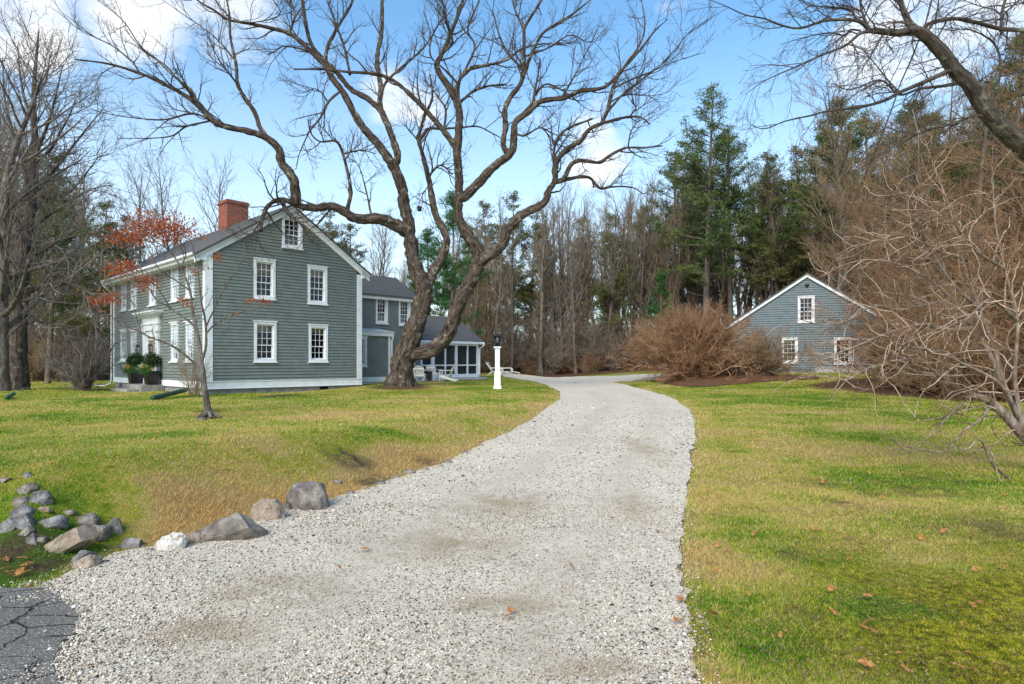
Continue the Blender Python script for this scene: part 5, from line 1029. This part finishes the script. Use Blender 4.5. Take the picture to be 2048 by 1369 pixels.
c2, q2 = spawn(c1, q1, 6, .15, 1, (30, 70), .5, True, 6, .7, .0026, .02, .3, .3, .006, rs); w.build('branches', M['twig_pale'], sh); w = Wood(); w.put(tubes(c2, q2, 4))
Pl, Rl = T.resampled(14, [s8, s9, s6, s7, s16, s17]); c4, q4 = spawn(Pl, Rl, 9, .15, 1, (30, 70), .4, False, 7, .6, .003, .05, .25, .3, .01, rs); w.put(tubes(c4, q4, 4)); c3, q3 = spawn(c2, q2, 3, .2, 1, (30, 60), .55, True, 4, .8, .0022, .02, .25, .3, .006, rs); w.put(tubes(c3, q3, 3)); w.build('twigs', M['twig_rust'], sh)

# ------------------------------------------------------------------ grown trees and shrubs
def grow_bare(seed, h, r, kind='upright', n1=26, n2=7, n3=5, fork=0.35, lean=.02, tm='bark_dark', cm='twig_forest', name='bare_tree', tip=.012, spread=(18, 45), L1=.32, lowest=.35, multi=1):
    rs = np.random.default_rng(seed); root = empty(name); w = Wood(); P = []; R = []
    for s in range(multi):
        n = 14; d = norm(np.array([rs.normal() * (lean + .16 * (multi > 1)), rs.normal() * (lean + .16 * (multi > 1)), 1.])); p = np.array([rs.normal() * .12 * (multi > 1), rs.normal() * .12 * (multi > 1), -.25]); pts = [p]; hh = h * rs.uniform(.8, 1) if s else h
        for i in range(n - 1): d = norm(d + np.array([rs.normal() * .045, rs.normal() * .045, .03])); p = p + d * hh / (n - 1); pts.append(p)
        q_ = np.linspace(0, 1, n); rad = r * (1 - q_)**.8 * .95 + tip * 1.5; rad[0] *= 1.35; P.append(pts); R.append(rad * (1 if multi == 1 else rs.uniform(.6, .9)))
    P = np.array(P); R = np.array(R); w.put(tubes(P, R, 7)); b1, r1 = spawn(P, R, n1, lowest, .97, spread, L1, True, 7, .55, tip, .10 if kind == 'upright' else .02, .10, .55, 9, rs); w.put(tubes(b1, r1, 5)); w.build('trunk', M[tm], root)
    w = Wood(); b2, r2 = spawn(b1, r1, n2, .2, 1, (20, 50), .5, True, 5, .6, tip * .8, .10, .12, .4, 9, rs); w.put(tubes(b2, r2, 3)); b3, r3 = spawn(b2, r2, n3, .2, 1, (20, 50), .55, True, 4, .7, tip * .6, .07, .12, .4, 9, rs); w.put(tubes(b3, r3, 3)); w.build('crown', M[cm], root)
    return root
def grow_pine(seed, h, r, crown0=.35, spread=.17, nb=95, nm='needles', tufts=26, tl=.34, name='pine_tree', dead=10):
    rs = np.random.default_rng(seed); root = empty(name); w = Wood(); n = 12; p = np.array([0, 0, -.3]); d = np.array([rs.normal() * .015, rs.normal() * .015, 1.]); pts = [p]
    for i in range(n - 1): d = norm(d + rs.normal(size=3) * .015); p = p + d * h / (n - 1); pts.append(p)
    P = np.array([pts]); R = (r * (1 - np.linspace(0, 1, n))**.85 + .03)[None]; w.put(tubes(P, R, 8)); B = []; RB = []; tt = crown0 + (1 - crown0) * np.sort(rs.random(nb))**.9; tt = np.r_[tt, rs.uniform(.12, crown0, dead)]
    for i, t in enumerate(tt):
        x = t * (n - 1) * .995; k = int(x); b = P[0, k] * (1 - x + k) + P[0, k + 1] * (x - k); az = rs.random() * 6.283; u = (t - crown0) / (1 - crown0); isd = i >= nb
        ln = h * spread * (rs.uniform(.35, 1.15) * (1 - max(u, 0))**.62 + .05) * (.65 + .35 * min(1, u * 4 + .3)) if not isd else rs.uniform(.6, 2.4)
        el = -.12 + .75 * max(u, 0) + rs.normal() * .12; dd = np.array([math.cos(az) * math.cos(el), math.sin(az) * math.cos(el), math.sin(el)]); pp = [b]
        for s in range(5): dd = norm(dd + np.array([0, 0, .07]) + rs.normal(size=3) * .06); pp.append(pp[-1] + dd * ln / 5)
        B.append(pp); RB.append(np.linspace(max(.02, ln * .016), .012, 6))
    B = np.array(B); RB = np.array(RB); w.put(tubes(B, RB, 4)); live = B[:nb]; rl_ = RB[:nb]
    b2, r2 = spawn(live, rl_, 7, .25, 1, (30, 65), .38, True, 4, .6, .008, .08, .12, .5, 9, rs, flat=.6)
    tips = np.concatenate([live[:, 3:].reshape(-1, 3), b2[:, 1:].reshape(-1, 3)]); nt = len(tips) * tufts // 8; bl = np.linalg.norm(live[:, -1] - live[:, 0], axis=1)**1.3; pw = np.concatenate([np.repeat(bl, 3), np.repeat(bl, 7 * 3)]); pw = pw / pw.sum()
    w.put(tubes(b2, r2, 3)); w.build('trunk', M['bark_pine'], root)
    c = tips[rs.choice(len(tips), nt, p=pw)] + rs.normal(size=(nt, 3)) * np.array([.22, .22, .10]); dr = norm(rs.normal(size=(nt, 3)) * np.array([1, 1, .6]) + np.array([0, 0, .45])); sd_ = norm(np.cross(dr, rs.normal(size=(nt, 3)))); ln = (tl * rs.uniform(.6, 1.3, nt))[:, None]
    V = np.stack([c - sd_ * .045 * tl / .34, c + sd_ * .045 * tl / .34, c + dr * ln], 1).reshape(-1, 3); np_mesh('needles', V, [np.arange(nt * 3).reshape(-1, 3)], M[nm], root)
    return root
def grow_shrub(seed, h, wd, stems=26, n2=9, n3=6, n4=0, name='bare_shrub', tm='twig_brown', tip=.006, arch=.0, base=.3, leaf=None, nleaf=0, el=(25, 85), wig=.14, r0=.035, n1=8, lsz=.09, l2=.42, lo=.7):
    rs = np.random.default_rng(seed); root = empty(name); w = Wood(); az = rs.random(stems) * 6.283; e = np.radians(rs.uniform(*el, stems)); d = np.stack([np.cos(az) * np.cos(e), np.sin(az) * np.cos(e), np.sin(e)], 1)
    # stem length reaches the surface of a dome of width wd and height h
    ln = 1 / np.sqrt((np.hypot(d[:, 0], d[:, 1]) / (wd / 2))**2 + (d[:, 2] / h)**2) * rs.uniform(lo, 1.02, stems); p = np.stack([np.cos(az), np.sin(az), 0 * az], 1) * base * rs.random((stems, 1)); p[:, 2] = -.05
    P = [p * .08 + np.array([0, 0, -.25])]; P.append(p); dd = norm(d + np.array([0, 0, .35]))
    for i in range(n1 - 2): dd = norm(dd * .8 + d * .2 + np.array([0, 0, -arch * i / n1]) + rs.normal(size=d.shape) * wig); P.append(P[-1] + dd * (ln / (n1 - 1))[:, None])
    P = np.stack(P, 1); R = (r0 * rs.uniform(.6, 1.2, stems))[:, None] * np.linspace(1, .3, n1)[None]; P[:, 1:, 2] = np.maximum(P[:, 1:, 2], .02); w.put(tubes(P, R, 5))
    a, ra = spawn(P, R, n2, .15, 1, (20, 60), l2, True, 6, .6, tip, .03, wig * 1.2, .35, 9, rs); w.put(tubes(a, ra, 4)); b, rb = spawn(a, ra, n3, .15, 1, (20, 60), .5, True, 5, .7, tip, .03, wig * 1.2, .35, 9, rs); b[..., 2] = np.maximum(b[..., 2], .01); w.put(tubes(b, rb, 3)); last = b
    if n4: c, rc = spawn(b, rb, n4, .2, 1, (20, 55), .6, True, 4, .8, tip * .8, .03, wig, .3, 9, rs); w.put(tubes(c, rc, 3)); last = c
    w.build('branches', M[tm], root)
    if leaf: V, Q = leaves(last[:, 1:].reshape(-1, 3), nleaf, lsz, .03, rs); np_mesh('dry_leaves', V, [Q], M[leaf], root)
    return root
class Protos:
    """first use places the grown thing itself, later uses copy it with its parts"""
    def __init__(s, roots): s.r = roots; s.used = [False] * len(roots)
    def put(s, i, x, y, sc=1.0, rz=None, label=None, cat='tree', group=None, sz=None, z=None, tilt=(0, 0)):
        i = i % len(s.r); o = s.r[i] if not s.used[i] else copy_tree(s.r[i]); s.used[i] = True
        o.location = (x, y, H1(x, y) if z is None else z); o.rotation_euler = (tilt[0], tilt[1], random.uniform(0, 6.28) if rz is None else rz); o.scale = (sc, sc, sc * (sz or 1)); tag(o, label, cat, group); return o
def X(px, Y): return (px - 1024) / F * Y
bare = Protos([grow_bare(200 + i, 22, .24 + .03 * (i % 3), 'upright', 24 + 3 * (i % 3), 6, 5, lowest=.3 + .08 * (i % 3), L1=.30) for i in range(5)])
bcrown = Protos([grow_bare(220 + i, 20, .20, 'upright', 40, 7, 5, lowest=.12, L1=.36, spread=(25, 60), cm='twig_grey', tm='bark_grey', tip=.011) for i in range(3)])
pine = Protos([grow_pine(240 + i, 27, .33, (.42, .30, .5)[i], (.20, .21, .18)[i], 95, 'needles', 55) for i in range(3)])
pine_b = Protos([grow_pine(250, 22, .26, .22, .22, 95, 'needles_bright', 50, name='pine_tree')]); pine_o = Protos([grow_pine(260, 24, .28, .28, .22, 95, 'needles_olive', 46, name='pine_tree')])

# named trees first: (kind, px of trunk, distance, picture row of its top, label)
def top_scale(py, Y, x, h): return (ZC + (YH - py) / F * Y - H1(x, Y)) / h
def place(pr, i, px, Y, ptop, h, label, group=None, **k): x = X(px, Y); return pr.put(i, x, Y, top_scale(ptop, Y, x, h), label=label, group=group, **k)
place(pine, 1, 1408, 62, 158, 27, 'tallest dark green pine rising above the wood right of the old tree')
place(pine, 0, 1462, 66, 255, 27, 'dark pine close behind the tallest pine on its right side')
place(pine, 0, 1345, 72, 300, 27, 'slim pine close behind the tallest pine on its left side')
place(pine, 2, 1690, 60, 190, 27, 'tall dark pine above the garage roof on the right')
place(pine, 0, 1745, 66, 215, 27, 'pine right of the tall pine above the garage')
place(pine_b, 0, 905, 52, 370, 22, 'bright green pine seen between the forked trunks of the old tree')
place(pine_b, 0, 860, 56, 450, 22, 'smaller bright green pine behind the porch roof')
place(pine_o, 0, 650, 62, 395, 24, 'olive green pine behind the house gable peak')
place(pine_o, 0, 700, 68, 440, 24, 'olive green pine behind the rear wing roof')
place(pine_o, 0, 1020, 70, 385, 24, 'brownish green pine just right of the old tree fork')
place(pine_o, 0, 985, 78, 400, 24, 'pale olive pine behind the lamp post')
place(pine_o, 0, 1095, 74, 440, 24, 'olive pine in the wood behind the far court')
place(pine_o, 0, 262, 70, 425, 24, 'olive pine behind the left end of the house roof')
place(pine_o, 0, 205, 62, 440, 24, 'brown tinged pine left of the house behind the thicket')
place(pine, 2, 1830, 52, 200, 27, 'dark pine standing behind the rusty shrubs on the right')
place(pine, 1, 1960, 50, 150, 27, 'broad dark pine high behind the rusty shrubs at the right edge')
place(pine, 1, 130, 46, 330, 27, 'pine behind the big left tree with hanging green tufts')
place(pine, 0, -60, 40, 260, 27, 'dark pine at the left edge behind the big left tree')
place(pine_o, 0, 95, 37, 300, 24, 'olive pine with hanging tufts right behind the big left tree')
place(pine_o, 0, 190, 44, 395, 24, 'olive pine between the big left tree and the house')
place(pine_o, 0, 1560, 64, 300, 24, 'olive pine above the left slope of the garage roof')
place(pine_o, 0, 1230, 66, 420, 24, 'olive pine in the wood left of the tallest pine')
place(pine, 2, 2030, 44, 60, 27, 'dark pine high at the right edge above the limb')
place(pine_o, 0, 1890, 46, 210, 24, 'olive pine mixed into the brown trees at right')
for i, (px, Y, pt, lab) in enumerate(((1060, 70, 400, 'olive pine a little right of the lamp post deep in the wood'), (1150, 78, 430, 'olive pine behind the pale sapling'), (1290, 74, 410, 'dark pine just left of the tall pine cluster'), (1530, 66, 330, 'dark pine between the tallest pine and the garage peak'), (1615, 64, 290, 'dark pine straight behind the garage peak'), (1650, 58, 255, 'dark pine right behind the garage peak with a high top'))):
    pr = (pine_o, pine_o, pine, pine, pine_o, pine)[i]; place(pr, i, px, Y, pt, 24 if pr is pine_o else 27, lab)
place(pine_b, 0, 1320, 62, 540, 22, 'low green pine in the wood behind the big brown bush')
for px, Y, pt, lab in ((355, 60, 315, 'bare tree with a fan of upright branches left of the chimney'), (290, 66, 345, 'bare tree above the left end of the house roof'), (430, 58, 345, 'bare tree directly behind the chimney'),
                       (765, 58, 455, 'bare tree behind the rear wing beside the old trunk'), (735, 66, 440, 'thin bare tree behind the rear wing roof')):
    place(bcrown, int(px) % 3, px, Y, pt, 20, lab)
G1 = 'bare trees in the wood behind house, court and garage'
bcrown2 = Protos([grow_bare(230 + i, 22, .2, 'upright', 34, 8, 6, lowest=.1, L1=.30, spread=(30, 75), cm='twig_brown', tm='bark_dark', tip=.012) for i in range(2)])
rt = random.Random(21); n_ = 0
def wood_top(px):  # skyline of bare crowns in the photo
    return float(np.interp(px, [-300, 0, 150, 230, 330, 560, 700, 900, 1000, 1150, 1250, 1400, 1520, 1600, 1700, 1900, 2100, 2500], [60, 150, 300, 400, 400, 560, 520, 430, 400, 400, 370, 330, 350, 340, 320, 240, 170, 100]))
for k in range(290):
    Y = rt.choice([rt.uniform(66, 76), rt.uniform(70, 95), rt.uniform(90, 125)]); px = rt.uniform(-350, 2450) if k < 165 else rt.uniform(880, 1900)
    if k >= 230: Y = rt.uniform(62, 78)
    if px < 230 and Y > 60: Y -= 14
    if 440 < px < 690 and rt.random() < .8: continue
    pt = wood_top(px) + rt.uniform(-15, 130); place(bare if rt.random() < .75 else bcrown2, rt.randrange(5), px, Y, pt, 22, 'slender bare trunk among many in the wood beyond the lawns', G1, tilt=(rt.gauss(0, .045), rt.gauss(0, .045)))
for k in range(42):
    Y = rt.uniform(44, 62); px = rt.uniform(1640, 2300); place(bcrown2 if k % 3 else bare, rt.randrange(5), px, Y, rt.uniform(130, 300) + .12 * max(0, 1900 - px), 22, 'brown bare tree crowded behind the rusty shrubs on the right', 'bare trees behind the rusty shrubs', tilt=(rt.gauss(0, .05), rt.gauss(0, .05)))
G2 = 'pines deep in the wood'
for k in range(40):
    Y = rt.uniform(84, 130); px = rt.uniform(-300, 2400)
    if 300 < px < 720 and rt.random() < .75: continue
    pt = wood_top(px) + rt.uniform(50, 210); pr = rt.choice([pine, pine, pine_o]); place(pr, rt.randrange(3), px, Y, pt, 27 if pr is pine else 24, 'distant pine deep in the wood among bare trunks', G2)
# shrubs
thick = Protos([grow_shrub(300 + i, 4.2, 5.5, 26, 8, 6, 3, tm=('twig_forest', 'twig_brown', 'twig_forest')[i], tip=.011, arch=(.05, .25, .4)[i], wig=.13, r0=.035) for i in range(3)])
G3 = 'bare shrubs along the edge of the wood'
for k in range(150):
    px = rt.uniform(850, 1560) if k < 80 else rt.uniform(-260, 232) if k < 118 else rt.uniform(1480, 2500)
    Y = rt.uniform(63, 80) if k < 80 else rt.uniform(42, 60) if k < 118 else rt.uniform(50, 62)
    thick.put(rt.randrange(3), X(px, Y), Y, rt.uniform(.8, 1.75), label='tangled bare shrub in the thicket at the edge of the wood', cat='shrub', group=G3)
under = Protos([grow_shrub(320 + i, 2.0, 4.0, 34, 8, 6, 2, name='undergrowth_shrub', tm='twig_brown', tip=.011, wig=.18, r0=.02, leaf='leaf_rust', nleaf=1500, lsz=.10) for i in range(2)])
G4 = 'low brown shrubs under the wood edge'
for k in range(70):
    px = rt.uniform(900, 1500) if k < 34 else rt.uniform(-200, 232) if k < 52 else rt.uniform(1480, 2300)
    Y = rt.uniform(62, 70) if k < 34 else rt.uniform(43, 52) if k < 52 else rt.uniform(50, 56)
    under.put(rt.randrange(2), X(px, Y), Y, rt.uniform(.8, 1.3), label='low brown undergrowth shrub at the foot of the wood', cat='shrub', group=G4)
# vine draped mounds right of the lamp post
vine_ = Protos([grow_shrub(330 + i, 8.5, 7, 40, 9, 6, 3, name='vine_mound', tm='twig_forest', tip=.012, arch=.45, wig=.12, r0=.05, el=(50, 88)) for i in range(2)])
for px, Y, s, lab in ((1030, 66, 1.0, 'tall mound of bare vines right of the lamp post'), (1175, 68, .95, 'tall vine draped mound behind the pale sapling'), (1280, 67, .8, 'vine draped mound left of the big brown bush'), (940, 68, .8, 'mound of bare vines behind the porch end'), (60, 50, .8, 'vine tangled mound behind the big left trunk'), (190, 52, .75, 'vine tangled mound left of the house corner'), (1095, 72, 1.1, 'tallest vine draped mound behind the far court')):
    vine_.put(int(px), X(px, Y), Y, s, label=lab, cat='shrub', group='vine draped mounds')
rtree = Protos([grow_bare(390 + i, 12, .16, 'spread', 44, 9, 6, lowest=.1, L1=.42, spread=(30, 75), cm='twig_rust', tm='bark_dark', tip=.0075, name='rusty_tree') for i in range(2)])
for i, (px, Y, pt, lab) in enumerate(((1780, 36, 300, 'rusty twigged tree right of the garage roof'), (1880, 33, 190, 'rusty twigged tree in the middle of the right side'), (1960, 30, 120, 'tall rusty twigged tree under the overhanging limb'), (2050, 27, 60, 'tallest rusty twigged tree at the right edge'), (1690, 54, 330, 'rusty twigged tree behind the garage'), (2160, 26, 100, 'rusty twigged tree outside the right edge'))):
    place(rtree, i, px, Y, pt, 12, lab)
# big brown bush before the garage
bb = Protos([grow_shrub(340, 4.3, 9.8, 130, 11, 8, 4, name='big_bush', tm='twig_orange', tip=.0065, arch=.02, wig=.17, r0=.05, base=.5, lo=.86, l2=.34, el=(8, 86), n1=9, leaf='leaf_rust', nleaf=2500, lsz=.05)])
c = GH(1388, 757); bb.put(0, c[0], c[1], 1.0, rz=1.0, label='wide orange brown bare bush on the mulch bed before the garage', cat='bush')
b3_ = Protos([grow_shrub(342, 2.9, 6.2, 50, 10, 8, 4, name='big_bush', tm='twig_brown', tip=.0065, wig=.17, r0=.04, base=.4, el=(10, 75))])
c = GH(1505, 752); b3_.put(0, c[0], c[1] - .3, 1.0, label='lower brown bush leaning against the garage corner', cat='bush')
# pale sapling at the far court
sap = Protos([grow_bare(350, 9.2, .11, 'upright', 26, 7, 5, tm='sapling', cm='sapling', name='pale_sapling', tip=.010, spread=(40, 75), L1=.38, lowest=.2, multi=1)]); c = GH(1127, 747); sap.put(0, c[0], c[1] - .5, 1.0, label='small pale barked bare tree at the far edge of the gravel court', cat='tree')
# left side: the big tree, second trunk, shrub
T = Traced(15); L = T.limb; g = GH(36, 780); lt = empty('large_tree', tuple(g), 0, 'large bare tree with a thick straight trunk at the left edge', 'tree'); WORLD.add(lt.name); Yl = g[1]; rs = np.random.default_rng(9)
a0 = L([(34,788),(34,770),(34,720),(36,682),(38,640),(44,560),(50,480),(58,440),(64,399),(70,307),(68,245),(68,180),(74,100),(78,60)], 44, 3, Yl, .5, wob=.03); T.L[a0]['R'] = np.interp(np.linspace(0, 1, len(T.L[a0]['R'])), [0, .04, .15, .35, .5, .7, .85, 1], np.array([60, 48, 36, 28, 20, 13, 8, 2]) / 2 / F * Yl)
for pts, w0, w1, dY in (([(44,585),(70,578),(100,568),(130,565),(160,575),(190,592),(222,600)], 15, 3, -2), ([(40,640),(20,600),(0,560),(-30,520)], 16, 6, 1), ([(50,480),(30,440),(5,400),(-20,350),(-40,280)], 14, 4, -1.5), ([(64,400),(85,370),(110,340),(140,300),(180,250),(205,220)], 9, 1.5, 1.5), ([(62,410),(45,330),(25,260),(10,200),(5,120)], 9, 2, 2),
                        ([(70,307),(95,250),(112,190),(125,130)], 8, 1.6, -1), ([(69,250),(50,200),(40,150),(35,90)], 7, 1.6, 1), ([(68,200),(92,160),(100,110)], 5, 1.5, .6), ([(52,470),(85,440),(130,410),(180,380),(225,370)], 8, 1.6, -1), ([(58,440),(90,400),(140,385),(185,330),(200,310)], 7, 1.5, 2.5), ([(42,600),(70,640),(110,650),(150,690)], 7, 2, -2), ([(48,520),(90,500),(130,470),(150,430)], 8, 2, -1), ([(46,545),(10,520),(-30,540)], 8, 2, -1), ([(66,350),(40,300),(0,290)], 7, 2, .5), ([(67,330),(100,300),(135,240),(150,200)], 6, 1.5, -.8)):
    L(pts, w0, w1, dY=dY, parent=a0)
w = Wood()
for l in T.L: w.put(tube1(l['P'], l['R'], 12 if l['w0'] > 20 else 7))
o = w.build('trunk', M['bark_limb'], lt); rough(o, .2, .3)
w = Wood(); Pm, Rm = T.resampled(14); c1, q1 = spawn(Pm, Rm, 15, .2, 1, (25, 65), 2.6, False, 7, .5, .009, .06, .16, .3, .05, rs); w.put(tubes(c1, q1, 4)); c2, q2 = spawn(c1, q1, 6, .15, 1, (25, 60), .5, True, 5, .6, .007, .06, .16, .3, .02, rs); w.put(tubes(c2, q2, 3)); c3, q3 = spawn(c2, q2, 4, .2, 1, (20, 60), .55, True, 4, .7, .006, .05, .15, .3, .015, rs); w.put(tubes(c3, q3, 3)); w.build('crown', M['twig_grey'], lt)
sec = Protos([grow_bare(360, 15, .3, 'upright', 34, 7, 5, tm='bark_grey', cm='twig_grey', name='leaning_tree', spread=(30, 70), L1=.4, lowest=.15)]); c = GH(2, 783); sec.put(0, c[0], c[1], 1.0, label='dark trunk at the very left edge beside the large bare tree', cat='tree', tilt=(0, .04))
m3 = Protos([grow_shrub(370, 3.6, 4.2, 22, 7, 6, 3, name='stemmed_shrub', tm='twig_grey', tip=.008, wig=.12, r0=.07, el=(30, 80), n1=9)]); c = GH(172, 781); m3.put(0, c[0], c[1], 1.0, label='many stemmed bare shrub left of the house downspout', cat='shrub')
hs = Protos([grow_shrub(372, 2.4, 2.0, 24, 5, 4, 2, name='corner_shrub', tm='twig_brown', tip=.0035, wig=.05, r0=.012, el=(60, 86), base=.28)]); c = GH(386, 793); hs.put(0, c[0], c[1], 1.0, label='upright thin stemmed bare shrub at the front corner of the house', cat='shrub')
# rusty tall shrubs on the right
rust = Protos([grow_shrub(380 + i, 6.5, 7.5, 30, 9, 7, 4, name='rusty_shrub', tm=('twig_rust', 'twig_brown')[i], tip=.0065, wig=.15, r0=.06, el=(20, 85), leaf='leaf_rust', nleaf=9000, lsz=.055, n1=9) for i in range(2)])
for i, (px, Y, s, lab) in enumerate(((1800, 27, .85, 'rusty brown shrub nearest to the garage on the right'), (1900, 24, 1.05, 'tall rusty shrub in the middle of the right bank'), (2030, 22, 1.15, 'tall rusty shrub at the right edge of the photo'), (1960, 31, 1.45, 'tallest rusty shrub behind the others on the right'), (1820, 34, 1.2, 'rusty shrub behind the garage side shrub'), (2130, 27, 1.6, 'large rusty shrub just beyond the right edge'), (1735, 44, 1.1, 'rusty shrub behind the right garage corner'), (2220, 20, 1.2, 'rusty shrub outside the right edge close by'))):
    rust.put(i, X(px, Y), Y, s, label=lab, cat='shrub', group='rusty shrubs on the right bank')
